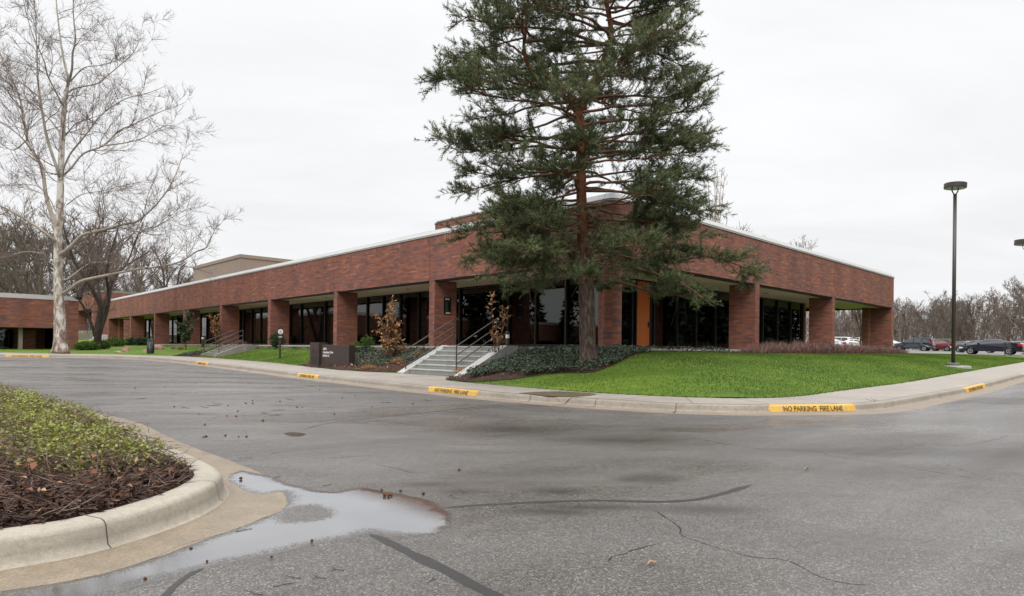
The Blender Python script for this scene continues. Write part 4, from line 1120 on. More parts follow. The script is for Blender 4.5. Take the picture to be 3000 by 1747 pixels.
# ------------------------------------------------------------ shrubs, saplings, tufts
def bush(name, px, py, wpx, hpx, mat, label, cat='shrub', group=None, n=900, L=.06, W=.03, up=.6, depth=None, twig=True):
    l = att(px, py); x, y = wor(*l); z = Tl(*l); w = wpx/F*y/2; h = hpx/F*y; d = depth or w
    e = thing(name, (x, y, z), 0, label, cat, group)
    c = rng.normal(0, 1, (n, 3)); c = unit(c)*(rng.uniform(.25, 1, n)**.45)[:, None]
    lump = 1 + .22*np.sin(c[:, 0]*7 + px)*np.sin(c[:, 2]*6 + 2) + .12*np.sin(c[:, 1]*11)
    C = c*[w, d, h*.55]*lump[:, None] + [0, 0, h*.48]; C[:, 2] = np.maximum(C[:, 2], .01)
    D = unit(c*.8 + rng.normal(0, .5, (n, 3)) + [0, 0, up])
    V, Fs = leaves(C - D*L*.5, D, rng.uniform(.7, 1.4, n)*L, rng.uniform(.7, 1.3, n)*W)
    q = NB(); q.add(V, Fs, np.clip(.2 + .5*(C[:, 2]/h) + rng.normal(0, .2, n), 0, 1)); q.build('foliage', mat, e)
    if twig:
        t = [(curve((0, 0, -.05), unit(rng.normal(0, .6, 3) + [0, 0, 1.1]), h*.8, 4, .15), np.linspace(.02, .006, 4)) for k in range(7)]
        V, Fs = tubes(t, 4); npmesh('stem', V, Fs, M['dark_bark'], e)
    return e
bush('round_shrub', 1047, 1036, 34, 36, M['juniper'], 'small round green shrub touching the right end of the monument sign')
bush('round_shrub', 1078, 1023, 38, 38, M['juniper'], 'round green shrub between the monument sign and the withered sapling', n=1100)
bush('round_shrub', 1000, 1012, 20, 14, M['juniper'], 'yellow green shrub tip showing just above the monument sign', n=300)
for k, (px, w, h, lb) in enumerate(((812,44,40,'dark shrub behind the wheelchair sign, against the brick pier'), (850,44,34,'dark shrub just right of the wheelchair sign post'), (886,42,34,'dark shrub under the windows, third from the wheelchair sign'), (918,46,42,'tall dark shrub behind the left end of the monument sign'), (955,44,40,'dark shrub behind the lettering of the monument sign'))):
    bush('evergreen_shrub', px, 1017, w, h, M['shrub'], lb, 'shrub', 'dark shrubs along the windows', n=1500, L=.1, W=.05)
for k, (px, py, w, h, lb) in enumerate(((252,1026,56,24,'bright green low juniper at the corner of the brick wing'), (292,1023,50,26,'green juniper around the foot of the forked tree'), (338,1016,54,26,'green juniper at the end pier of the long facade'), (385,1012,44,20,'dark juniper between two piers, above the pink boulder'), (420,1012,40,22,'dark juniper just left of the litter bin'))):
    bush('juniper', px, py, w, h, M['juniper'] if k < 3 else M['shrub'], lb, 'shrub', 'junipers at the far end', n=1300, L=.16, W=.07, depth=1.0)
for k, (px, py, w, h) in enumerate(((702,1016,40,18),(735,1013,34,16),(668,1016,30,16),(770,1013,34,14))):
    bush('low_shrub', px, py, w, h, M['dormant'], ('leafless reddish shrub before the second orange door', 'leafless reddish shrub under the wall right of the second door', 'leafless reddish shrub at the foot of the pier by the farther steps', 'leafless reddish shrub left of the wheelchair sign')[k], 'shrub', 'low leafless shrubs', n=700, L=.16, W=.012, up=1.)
# dormant hedge along the right facade
hd = thing('dormant_hedge', (*wor(18, -.6), 1.1), TH, 'low leafless reddish brown hedge along the right facade above the lawn', 'hedge')
n = 15000
hx = rng.uniform(8.6, 31.2, n); hyy = rng.uniform(-1.15, -.15, n)
hh = np.interp(hx, [8.6, 10.5, 14, 22, 28, 31.2], [.25, .50, .60, .58, .46, .34])*(.8 + .25*np.sin(hx*2.9)*np.sin(hx*1.1 + 1))
P = np.column_stack([hx, hyy]); base = T(P)
t0 = rng.uniform(0, .75, n)
C = np.column_stack([hx - 18, hyy + .6, base - 1.1 + t0*hh])
D = unit(rng.normal(0, .45, (n, 3)) + [0, 0, 1])
V, Fs = blades(C, D, rng.uniform(.4, 1.1, n)*hh*.55 + .05, .017)
q = NB(); q.add(V, Fs, np.clip(.15 + .55*t0 + rng.normal(.1, .2, n), 0, 1)); q.build('twigs', M['dormant'], hd)
def sapling(px, py, topy, wpx, mat, label, nl, green=False, skew=0., name='magnolia_sapling', split=None):
    l = att(px, py); x, y = wor(*l); z = Tl(*l); H = (py - topy)/F*y; w = wpx/F*y/2
    e = thing(name, (x, y, z), 0, label, 'sapling')
    segs = []; tips = []
    for k in range(4 if not green else 3):
        d = unit(np.array([rng.normal(skew*.1, .13), rng.normal(0, .12), 1.]))
        P = curve((rng.normal(0, .03), rng.normal(0, .03), -.05), d, H*(1. if k == 0 else rng.uniform(.6, .9)), 9, .05, .05)
        segs.append((P, np.linspace(.022, .006, 9)))
        for j in range(9):
            i = rng.integers(2, 9); dd = unit(np.append(rng.normal(0, 1, 2), .7)); L = w*rng.uniform(.4, 1.05)*(1.15 - .75*(P[i][2]/H) if not green else 1.1 - .8*abs(P[i][2]/H - .3))
            Q = curve(P[i], dd, max(L, .08), 5, .12, .12); segs.append((Q, np.linspace(.010, .004, 5))); tips.append(Q)
        tips.append(P[5:])
    V, Fs = tubes(segs, 5); npmesh('stem', V, Fs, M['branch'], e)
    k = rng.integers(0, len(tips), nl); Cc = np.array([tips[i][rng.integers(1, len(tips[i]))] for i in k]) + rng.normal(0, .03, (nl, 3))
    Cc = Cc[Cc[:, 2] > (.12*H if not green else .03*H)]; nl = len(Cc)
    D = unit(rng.normal(0, .8, (nl, 3)) + ([0, 0, -.25] if not green else [0, 0, .35]))
    V, Fs = leaves(Cc, D, rng.uniform(.13, .22, nl), rng.uniform(.055, .09, nl), None, .28)
    q = NB(); q.add(V, Fs, np.clip(rng.normal(.5, .28, nl), 0, 1)); q.build('leaves', mat, e)
    if split:
        m = split; Cc = np.column_stack([rng.normal(0, w*.45, m), rng.normal(0, w*.4, m), rng.uniform(.08, .45, m)*H])
        V, Fs = leaves(Cc, unit(rng.normal(0, .8, (m, 3)) + [0, 0, .2]), rng.uniform(.13, .2, m), rng.uniform(.055, .08, m), None, .28)
        q = NB(); q.add(V, Fs, rng.uniform(0, 1, m)); q.build('lower_leaves', M['magnolia_green'], e)
    return e
sapling(1148, 1052, 868, 84, M['magnolia_dead'], 'withered magnolia sapling with brown leaves, left of the near steps', 760)
bush('withered_shrub', 1158, 1046, 70, 62, M['magnolia_dead'], 'low mound of withered brown magnolia leaves at the foot of the sapling', n=260, L=.16, W=.07, up=-.1)
sapling(1452, 1062, 862, 92, M['magnolia_dead'], 'half bare magnolia sapling with few curled leaves, before the near steps', 110, split=34)
sapling(634, 1020, 905, 62, M['magnolia_dead'], 'withered coppery magnolia sapling before the farther steps', 520)
sapling(545, 1024, 922, 74, M['magnolia_green'], 'green leafy magnolia sapling between the litter bin and the farther steps', 2400, True)
def tuft(px, py, wpx, hpx, label, n=420):
    l = att(px, py); x, y = wor(*l); z = Tl(*l); w = wpx/F*y/2; h = hpx/F*y
    a = rng.uniform(0, 2*np.pi, n); r = rng.uniform(0, 1, n)**.6
    base = np.column_stack([np.cos(a)*r*w*.45, np.sin(a)*r*w*.45, np.zeros(n)])
    D = unit(np.column_stack([np.cos(a)*r*1.0, np.sin(a)*r*1.0, 1.05 - .45*r]) + rng.normal(0, .16, (n, 3)))
    V, Fs = blades(base, D, rng.uniform(.7, 1.1, n)*h*1.15, .011)
    q = NB(); q.add(V, Fs, np.clip(rng.normal(.55, .25, n), 0, 1))
    o = q.build('grass_tuft', M['tuft']); o.location = (x, y, z - .01)
    tag(o, label, 'ornamental grass', 'cut back tan grass tufts')
for px, py, w, h, lb in ((1080,1065,32,14,'tan grass tuft right of the monument sign, upper of two'), (1080,1082,42,16,'wide tan grass tuft right of the monument sign, lower of two'), (1166,1066,30,20,'tan grass tuft below the withered sapling'), (1224,1046,28,18,'tan grass tuft beside the left cheek of the near steps'),
    (1349,1096,34,22,'tan grass tuft at the foot of the right cheek of the near steps'), (1421,1080,38,20,'tan grass tuft beside the half bare sapling'), (1443,1096,36,15,'tan grass tuft in the ivy below the half bare sapling'), (1518,1071,34,12,'flat tan grass tuft alone in the ivy toward the pine'),
    (441,1020,16,7,'small tan tuft right beside the pink boulder by the bin'), (508,1022,22,7,'tan tuft left of the green sapling, farther one'), (530,1024,22,9,'tan tuft under the green sapling'), (598,1029,22,9,'tan tuft at the foot of the farther steps, left one'), (607,1032,20,9,'tan tuft at the foot of the farther steps, right one'), (648,1026,20,8,'tan tuft right of the farther steps')):
    tuft(px, py, w, h, lb)
# boulders
def boulder(px, py, wpx, hpx, label):
    l = att(px, py); x, y = wor(*l); w = wpx/F*y/2; h = hpx/F*y
    bm = bmesh.new(); bmesh.ops.create_icosphere(bm, subdivisions=3, radius=1)
    sd = random.random()*9
    for v in bm.verts:
        p = v.co; k = 1 + .16*math.sin(p.x*3.1 + sd)*math.cos(p.y*2.7 + sd) + .10*math.sin(p.z*4.3 + sd*2 + p.x*2) + random.uniform(-.025, .025)
        v.co = Vector((p.x*w*k, p.y*w*.8*k, max(-.2, p.z)*h*k))
    me = bpy.data.meshes.new('boulder'); bm.to_mesh(me); bm.free()
    o = link('boulder', me, M['rock']); o.location = (x, y, Tl(*l)); tag(o, label, 'rock', 'pink boulders near the bin')
boulder(369, 1030, 24, 14, 'tall pink boulder on the grass left of the bin')
boulder(346, 1033, 22, 5, 'low flat pink boulder at the edge of the walk')
boulder(426, 1031, 17, 7, 'pink boulder partly hidden by the litter bin, on its left')
boulder(463, 1024, 28, 14, 'largest pink boulder, right behind the litter bin')

# ------------------------------------------------------------ the pine
rng = np.random.default_rng(23); random.seed(5)
l = att(1725, 1067); px0, py0 = wor(*l); pz0 = Tl(*l)
PY = py0
pine = thing('pine_tree', (px0, py0, pz0), 0, 'tall old pine with orange upper trunk and dark green tiers, before the building corner', 'tree')
def pp(px, py, dy=0.):
    w = atY(px, py, PY + dy); return np.array([w[0] - px0, dy, w[2] - pz0])
pr = lambda w: w/F*PY/2
trunk = [((1725,1075),66),((1724,1060),56),((1722,1030),50),((1721,980),47),((1719,900),47),((1717,800),45),((1712,740),40),((1706,640),33),((1703,560),30),((1702,480),28),((1703,400),27),((1694,330),28)]
rightl = [((1694,330),26),((1715,290),22),((1745,240),20),((1757,205),18),((1775,160),17),((1789,118),16),((1788,70),15),((1776,0),14),((1772,-90),12),((1780,-180),9),((1776,-280),6),((1782,-380),3)]
leftl = [((1694,335),20),((1672,300),17),((1640,275),14),((1590,245),13),((1555,205),12),((1535,150),10),((1540,90),9),((1546,0),8),((1556,-90),6),((1552,-180),3)]
def arcrad(P, r, st):
    t = np.concatenate([[0], np.cumsum(np.linalg.norm(np.diff(P, axis=0), axis=1))]); Pc = catmull(P, st)
    tc = np.concatenate([[0], np.cumsum(np.linalg.norm(np.diff(Pc, axis=0), axis=1))]); return Pc, np.interp(tc/tc[-1], t/t[-1], r)
def limb3(L, dyf=lambda t: 0.):
    P = np.array([pp(*q, dyf(i/(len(L)-1))) for i, (q, w) in enumerate(L)]); r = np.array([pr(w) for q, w in L])
    return arcrad(P, r, .12)
tr = limb3(trunk); rl = limb3(rightl, lambda t: .5*t); ll = limb3(leftl, lambda t: -.6*t)
tb = MB()
for P, r in (tr, rl, ll): tb.tube(P, r*(1 + .03*np.sin(np.arange(len(r))*.9)), 14)
for a in range(6):                                       # root flare
    q = a*math.pi/3 + .4
    tb.tube([(math.cos(q)*.10, math.sin(q)*.10, .42), (math.cos(q)*.22, math.sin(q)*.22, .12), (math.cos(q)*.36, math.sin(q)*.36, -.12)], [.10, .10, .05], 8)
kb = pp(1738, 772, -.12); tb.tube([pp(1722, 790), kb, kb + [.03, -.05, .06]], [.12, .085, .06], 10)
tb.build('trunk', M['pine_bark'], pine, True)
# crown extents to left / right of the trunk by picture height
EY = [-330, -150, 0, 60, 150, 230, 300, 345, 400, 440, 500, 540, 600, 640, 700, 760, 800, 830]
EL = [60, 190, 300, 310, 390, 470, 410, 480, 475, 350, 380, 395, 375, 375, 395, 380, 340, 270]
ER = [110, 240, 335, 355, 350, 345, 330, 360, 400, 410, 350, 375, 410, 420, 390, 330, 480, 300]
def gpos(i, side):
    return None
segs, tw = [], []
def clear_building(Pw):
    """push points away from the facade (local x<-.4 where y>0, local y<-.4 where x>0)"""
    for i in range(len(Pw)):
        X, Y, Z = Pw[i][0] + px0, Pw[i][1] + py0, Pw[i][2] + pz0
        if Z < 6.9:
            x, y = loc(X, Y)
            if x > -.45 and y > -.45:
                if x < y: x = -.45 - .12*random.random()
                else: y = -.45 - .12*random.random()
                X, Y = wor(x, y); Pw[i] = np.array([X - px0, Y - py0, Pw[i][2]])
    return Pw
NBR = 136
main = np.vstack([tr[0], rl[0]]); mainr = np.concatenate([tr[1], rl[1]])
k = 0
for i in range(NBR):
    f = (i + .5)/NBR
    ypx = 815 - (815 + 330)*f**1.0 + rng.normal(0, 14)       # height of the branch root in the picture
    stem = main
    az = i*2.39996 + rng.normal(0, .35)
    if ypx < 200 and i % 3 == 0: stem = ll[0]
    zt_ = pp(1700, ypx)[2]
    j = int(np.argmin(np.abs(stem[:, 2] - zt_))); p0 = stem[j]
    dx, dy = math.cos(az), math.sin(az)
    tipy = ypx + rng.uniform(-20, 60)
    eL, eR = np.interp(tipy, EY, EL), np.interp(tipy, EY, ER)
    ext = ((eR - 36) if dx > 0 else (eL - 28))/F*PY
    # distance from this stem to the silhouette
    ext = max(.7, ext - (p0[0] - pp(1712, ypx)[0])*np.sign(dx)*1.0)
    Ldep = .82*(eL + eR)/2/F*PY
    Lh = math.hypot(dx*ext, dy*Ldep)*rng.uniform(.72, 1.0)
    dirh = unit(np.array([dx*ext, dy*Ldep, 0]))
    rise = np.interp(ypx, [-330, 100, 500, 820], [.55, .18, .12, .02])
    m = 12; t = np.linspace(0, 1, m)
    zc = (rise*t - (.42 - .25*(ypx < 100))*t**2 + (.26)*t**3.2)*Lh
    wob = np.cumsum(rng.normal(0, .045, (m, 3)), 0); wob[0] = 0
    P = p0 + dirh*(t*Lh)[:, None] + np.column_stack([0*t, 0*t, zc]) + wob*[1, 1, .7]
    P = clear_building(P)
    r0 = min(.060, .016 + .0095*Lh)*rng.uniform(.8, 1.15)
    segs.append((P, r0*(1 - .82*t) + .004))
    # secondary branches
    boff = rng.normal(0, .13)
    ns = int(8 + Lh*4.4)
    for q in range(ns):
        u = rng.uniform(.36 if ypx > 330 else .16, 1.0)**.72; ii = min(m - 2, int(u*(m - 1))); fr = u*(m-1) - ii; pb = P[ii]*(1-fr) + P[min(ii+1, m-1)]*fr
        d = unit(P[min(ii+1, m-1)] - P[ii]); sd = unit(np.cross(d, [0, 0, 1.]))*rng.choice([-1, 1])
        dd = unit(d*rng.uniform(.45, 1.2) + sd*rng.uniform(.3, 1.0) + [0, 0, rng.uniform(-.15, .5)])
        L2 = rng.uniform(.4, 1.05)*(.55 + .5*(1 - u))*min(1.5, .4 + Lh*.33)
        Q = clear_building(curve(pb, dd, L2, 6, .14, .07, .05)); segs.append((Q, np.linspace(.014, .005, 6)))
        nt = int(4 + L2*6.5)
        for w_ in range(nt):
            a = rng.uniform(.3, 1); jj = min(4, int(a*5)); b0 = Q[jj] + (Q[jj+1] - Q[jj])*rng.uniform(0, 1); d2 = unit(Q[jj+1] - Q[jj])
            e2 = unit(d2 + rng.normal(0, .55, 3) + [0, 0, .25]); tw.append((b0, e2, rng.uniform(.14, .34), boff + .16*(u - .7)))
        tw.append((Q[-1], unit(Q[-1] - Q[-2]), .22))
    tw.append((P[-1], unit(P[-1] - P[-2]), .3))
# the long low boughs over the right facade, and full upper tiers
def bough(L, dys, r0, ns):
    P = catmull(np.array([pp(*q, d) for q, d in zip(L, dys)]), .3); m = len(P); segs.append((P, np.linspace(r0, .008, m)))
    for q in range(ns):
        ii = rng.integers(int(m*.35), m - 1); d = unit(P[ii+1] - P[ii]); dd = unit(d*rng.uniform(.3, 1.1) + rand_unit(1)[0]*[.7, .9, .35] + [0, 0, .12])
        L2 = rng.uniform(.3, .8); Q = curve(P[ii], dd, L2, 6, .14, .05, .05); segs.append((Q, np.linspace(.012, .005, 6)))
        for w_ in range(int(4 + L2*8)):
            jj = rng.integers(1, 5); b0 = Q[jj]; tw.append((b0, unit(unit(Q[jj+1] - Q[jj]) + rng.normal(0, .55, 3) + [0, 0, .2]), rng.uniform(.14, .3)))
        tw.append((Q[-1], unit(Q[-1] - Q[-2]), .22))
bough([(1722,690),(1760,720),(1800,765),(1880,790),(1960,815),(2030,850),(2060,880)], [0,-.3,-.7,-1.0,-1.2,-1.3,-1.35], .05, 34)
bough([(1716,650),(1800,670),(1900,700),(2000,735),(2090,755),(2170,780),(2215,815)], [0,-.2,-.6,-.9,-1.1,-1.2,-1.25], .05, 40)
for L, d_ in (([(1715,560),(1850,565),(1980,592),(2085,632)], -1.0), ([(1714,520),(1880,500),(1990,515),(2060,530)], .3), ([(1712,470),(1880,440),(2000,425),(2090,432)], -.5), ([(1712,420),(1880,385),(2010,380),(2085,402)], .4),
    ([(1706,560),(1560,600),(1440,650),(1345,705)], -.9), ([(1708,500),(1540,520),(1420,545),(1325,572)], .2), ([(1703,410),(1520,400),(1380,410),(1260,405)], -.3), ([(1715,640),(1850,650),(1960,660),(2070,700)], -1.4), ([(1712,650),(1560,690),(1440,730),(1350,770)], -1.2),
    ([(1715,600),(1740,640),(1770,700),(1800,740)], -1.8), ([(1712,590),(1660,630),(1600,690),(1570,740)], -2.0), ([(1540,200),(1430,215),(1340,225),(1255,238)], -.5), ([(1780,120),(1900,150),(1990,190),(2030,225)], .3)):
    bough(L, np.linspace(0, d_, len(L)), .04, 36)
bough([(1712,600),(1640,640),(1560,700),(1490,760),(1430,820)], [0,-.4,-.8,-1.1,-1.3], .045, 34)
bough([(1716,640),(1650,690),(1590,760),(1545,830)], [0,-.6,-1.1,-1.4], .04, 26)
for L, dd_ in (([(1775,60),(1850,40),(1940,20),(2020,10)], -.6), ([(1776,10),(1860,-20),(1960,-60)], .4), ([(1780,110),(1870,100),(1970,110),(2050,130)], -.9), ([(1778,30),(1700,20),(1640,30)], -.8), ([(1545,60),(1480,50),(1430,60)], -.4), ([(1546,20),(1600,-10),(1660,-20)], -.5), ([(1540,110),(1460,130),(1390,150),(1320,190)], -.5), ([(1785,90),(1720,90),(1660,110)], -1.1), ([(1770,150),(1680,160),(1600,150)], -1.2), ([(1776,-20),(1720,-60),(1660,-90)], -.6)):
    bough(L, np.linspace(0, dd_, len(L)), .032, 24)
# dead drooping twigs inside
for i in range(150):
    s_i = rng.integers(0, len(segs)); P = segs[s_i][0]; p = P[rng.integers(1, len(P))]
    if np.hypot(p[0], p[1]) < 3.2 and p[2] < 7: segs.append((curve(p, unit(rng.normal(0, .5, 3) + [0, 0, -.8]), rng.uniform(.4, 1.2), 5, .16), np.linspace(.008, .003, 5)))
for (b, e_, L, *_) in tw[::2]: segs.append((np.array([b, b + e_*L*.5, b + e_*L]), np.array([.006, .005, .003])))
V, Fs = tubes([s for s in segs if len(s[0]) > 6], 6); V2, F2 = tubes([s for s in segs if len(s[0]) <= 6], 3)
npmesh('branch', np.vstack([V, V2]), np.vstack([Fs, F2 + len(V)]), M['branch'], pine)
# needles: brushes along each twig; the heart of the crown is thinner
tw = [t for t in tw if rng.uniform() > (.62 if math.hypot(t[0][0] - .25*max(0, t[0][2] - 6)*.3, t[0][1]) < 1.25 else .20 if t[0][2] > 4.5 else .08)]
tw_b = np.array([t[0] for t in tw]); tw_d = np.array([t[1] for t in tw]); tw_L = np.array([t[2] for t in tw])
NPT = 26
nt = len(tw)
u = rng.uniform(.12, 1.05, (nt, NPT)); base = tw_b[:, None] + tw_d[:, None]*(u*tw_L[:, None])[..., None]
rad = rand_unit(nt*NPT).reshape(nt, NPT, 3)
D = unit(tw_d[:, None]*rng.uniform(.35, 1.1, (nt, NPT, 1)) + rad*.95 + [0, 0, .12])
Ln = rng.uniform(.075, .14, nt*NPT)
V, Fs = blades(base.reshape(-1, 3), D.reshape(-1, 3), Ln, rng.uniform(.010, .018, nt*NPT))
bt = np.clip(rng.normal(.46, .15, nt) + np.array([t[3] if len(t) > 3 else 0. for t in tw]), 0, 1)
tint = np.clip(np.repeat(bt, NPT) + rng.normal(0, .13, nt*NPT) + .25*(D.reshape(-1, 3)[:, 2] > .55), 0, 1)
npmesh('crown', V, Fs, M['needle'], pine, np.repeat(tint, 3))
print('pine twigs', nt, 'tris', len(Fs))
# ============================================================ bare trees
rng = np.random.default_rng(31); random.seed(9)
def bare(p0, limbs, lv1=.75, tw1=(1.2, 3.2), seed=0, twig=True, lift=.10, dens=1.0, rmin=.006, fine=3, keep=None):
    """limbs: list of (path, radii). Adds three orders of side growth. Returns segment lists (limb, twig)"""
    seg1, seg2 = [], []
    for P, r in limbs:
        L = np.linalg.norm(np.diff(P, axis=0), axis=1).sum(); n = int(L/lv1*dens)
        cum = np.concatenate([[0], np.cumsum(np.linalg.norm(np.diff(P, axis=0), axis=1))])
        for q in range(n):
            u = rng.uniform(.22, 1.0); s = u*cum[-1]; i = int(np.clip(np.searchsorted(cum, s) - 1, 0, len(P) - 2))
            if r[i] > keep if keep else False: continue
            t = unit(P[i+1] - P[i]); p = P[i] + (P[i+1] - P[i])*((s - cum[i])/(cum[i+1] - cum[i] + 1e-9))
            d = unit(t*rng.uniform(.35, .9) + rand_unit(1)[0]*rng.uniform(.5, 1.) + [0, 0, lift*1.5])
            L1 = rng.uniform(*tw1)*(1.1 - .6*u); r1 = min(r[i]*.5, .009 + .0095*L1)
            Q = curve(p, d, L1, 7, .16, lift); seg1.append((Q, np.linspace(r1, rmin*1.2, 7)))
            for a in range(int(fine + L1*2.2)):
                j = rng.integers(1, 6); d2 = unit(unit(Q[j+1] - Q[j])*rng.uniform(.5, 1.) + rand_unit(1)[0]*.75 + [0, 0, lift])
                L2 = rng.uniform(.35, .72)*L1*(1.1 - .1*j); Q2 = curve(Q[j], d2, L2, 5, .18, lift); seg2.append((Q2, np.linspace(max(rmin*1.4, r1*.35), rmin*.8, 5)))
                for b in range(fine):
                    j2 = rng.integers(1, 4); d3 = unit(unit(Q2[j2+1] - Q2[j2]) + rand_unit(1)[0]*.8 + [0, 0, lift])
                    Q3 = curve(Q2[j2], d3, L2*rng.uniform(.35, .7), 3, .2, lift); seg2.append((Q3, np.linspace(rmin, rmin*.6, 3)))
    return seg1, seg2
def from_px(L, Y, x0, y0, z0, rs, dyend=0., dys=0.):
    n = len(L); out = []
    for i, (px, py) in enumerate(L):
        dy = dys + (dyend - dys)*i/(n-1); w = atY(px, py, Y + dy); out.append((w[0] - x0, dy, w[2] - z0))
    out = np.array(out); rs = np.asarray(rs, float)
    if len(rs) != n: rs = np.interp(np.linspace(0, 1, n), np.linspace(0, 1, len(rs)), rs)
    return arcrad(out, rs, .35)
# sycamore
SY = 43.5
l = None
x0, _, z0 = atY(178, 1028, SY); z0 = min(z0, Tl(*loc(x0, SY)) + .0) if False else z0
syc = thing('sycamore_tree', (x0, SY, z0), 0, 'large bare tree with mottled pale bark and wide limbs, before the brick wing', 'tree')
w2r = lambda w: w/F*SY/2*.8
tw_ = [((176,1034),66),((177,1020),50),((176,1000),41),((175,930),36),((172,860),31),((170,780),28),((170,700),26),((174,640),24),((177,560),22),((179,480),20),((183,400),17),((187,330),15),((195,270),12),((202,235),10)]
tP, tR = from_px([q for q, w in tw_], SY, x0, SY, z0, [w2r(w) for q, w in tw_])
SL = [  # (pixels, radius start px, end px, depth drift)
 ([(202,238),(190,190),(180,135),(168,41),(160,-60),(150,-160)], 9, 2, 1.5), ([(202,238),(211,204),(213,155),(221,115),(215,41),(216,-50),(222,-150)], 9, 2, -2),
 ([(174,520),(170,503),(139,409),(127,348),(117,286),(110,225),(108,143),(104,60),(100,-60)], 12, 2, -3), ([(168,690),(155,640),(135,573),(123,491),(94,442),(80,409),(70,348),(55,278),(25,213),(0,155),(-30,60)], 16, 3, 3.5),
 ([(168,712),(155,700),(111,667),(69,639),(28,617),(0,603),(-50,580),(-110,530)], 13, 4, -2.5), ([(176,745),(192,736),(222,708),(242,689),(278,679),(311,672),(361,658),(400,650),(425,630),(455,603),(499,544),(523,491),(536,450)], 15, 2, -3),
 ([(311,672),(360,668),(412,680),(450,668),(500,640),(545,615)], 6, 2, -4), ([(180,862),(200,850),(236,825),(278,814),(347,800),(403,789),(472,780),(528,767),(578,736),(605,725),(622,690),(645,640)], 13, 2, -2),
 ([(182,822),(199,817),(236,789),(264,772),(300,768),(361,772),(400,765)], 7, 2, 2), ([(181,520),(190,511),(213,487),(245,450),(303,427),(348,384),(393,364),(462,331),(507,315),(545,300)], 9, 2, 2),
 ([(182,505),(204,454),(237,413),(266,376),(303,331),(368,290),(442,270),(490,250)], 7, 2, -2.5), ([(183,405),(192,397),(221,364),(262,348),(303,335)], 7, 3, 3),
 ([(303,427),(360,420),(409,409),(438,395),(491,368),(560,385)], 5, 2, 2.5), ([(200,270),(225,258),(286,245),(311,225),(360,184),(393,151),(409,115),(420,60)], 6, 2, 2.5), ([(205,240),(245,200),(290,192),(345,178)], 5, 2, -2),
 ([(186,310),(180,303),(160,262),(139,221),(131,184),(110,135),(94,98),(78,41),(60,-40)], 7, 2, -3), ([(182,400),(176,389),(151,356),(123,327),(61,278),(33,253),(0,225),(-40,190)], 8, 2, 3),
 ([(80,409),(40,440),(0,420),(-40,400)], 5, 2, 2), ([(111,667),(80,655),(40,665),(0,675)], 5, 2, 1), ([(130,770),(132,745),(70,738),(30,750),(0,757)], 4, 2, -1.5), ([(94,442),(60,400),(20,370),(-20,350)], 6, 2, -2), ([(117,286),(60,240),(10,190),(-30,150)], 5, 2, -2),
 ([(196,600),(240,570),(300,560),(360,545),(410,560)], 4, 1.5, -2), ([(174,640),(130,560),(80,540),(20,545)], 5, 1.5, 2.5), ([(210,40),(240,-40),(300,-120)], 3, 1, 2)]
SL = [L for L in SL]
limbs = [from_px(L, SY, x0, SY, z0, np.linspace(w2r(a), w2r(b)*.6, 4), dy) for L, a, b, dy in SL]
MB().tube(tP, tR, 16).build('trunk', M['syc_bark'], syc, True)
V, Fs = tubes(limbs, 9); npmesh('limb', V, Fs, M['syc_limb'], syc, smooth=True)
s1, s2 = bare(None, limbs + [(tP[len(tP)//2:], tR[len(tP)//2:])], .50, (1.5, 4.4), dens=.9, rmin=.0072, fine=4, lift=.07)
V1, F1 = tubes(s1, 4); V2, F2 = tubes(s2, 3)
npmesh('twigs', np.vstack([V1, V2]), np.vstack([F1, F2 + len(V1)]), M['syc_twig'], syc)
print('syc', len(s1), len(s2))
# forked dark tree
def forked(px, py, Y, stems, name, label, mat, dens=1., tw1=(1., 2.6), rmin=.011, group=None, lv=.7, fine=2):
    x, _, z = atY(px, py, Y)
    e = thing(name, (x, Y, z), 0, label, 'tree', group)
    ls = [from_px(L, Y, x, Y, z, np.linspace(a/F*Y/2, b/F*Y/2, 4), dy) for L, a, b, dy in stems]
    V, Fs = tubes(ls, 9); npmesh('trunk', V, Fs, mat, e, smooth=True)
    a, b = bare(None, ls, lv, tw1, dens=dens, rmin=rmin, fine=fine, lift=.10)
    V1, F1 = tubes(a, 4); V2, F2 = tubes(b, 3); npmesh('crown', np.vstack([V1, V2]), np.vstack([F1, F2 + len(V1)]), M['twig'], e)
    return e
forked(284, 1024, 51, [([(284,1026),(286,1000),(287,975),(290,940),(296,905),(291,885),(278,862),(262,835),(240,800),(215,760),(195,700),(180,640)], 22, 3, -2), ([(286,1000),(296,960),(310,920),(318,885),(323,850),(335,815),(360,785),(400,760),(440,735)], 15, 3, 2.5),
  ([(296,905),(292,870),(287,835),(282,790),(290,740),(300,680),(305,620)], 9, 2, 3), ([(278,985),(272,960),(258,925),(243,895),(232,880),(225,860),(205,845)], 9, 2, -1), ([(318,885),(316,840),(312,800),(325,740),(340,690),(352,640)], 9, 2, -3), ([(300,900),(312,870),(318,850)], 7, 3, 1), ([(232,875),(238,850),(255,822),(270,790)], 16, 4, 1),
  ([(335,815),(372,770),(400,700),(420,650)], 6, 2, 1)],
  'forked_tree', 'dark forked bare tree rising from junipers, right of the pale-barked tree', M['dark_bark'], dens=1.5, tw1=(1.2, 3.2), rmin=.010, fine=3)
forked(482, 880, 82, [([(484,900),(482,850),(478,800),(470,770),(455,740)], 8, 2, 0), ([(482,860),(492,825),(505,800),(520,780)], 5, 2, 2), ([(482,850),(470,830),(455,815),(430,800)], 4, 2, -2)],
  'bare_tree', 'bare tree rising above the far part of the long roof, left of the tan penthouse', M['dark_bark'], 1.6, (1.2, 3.4), .013)
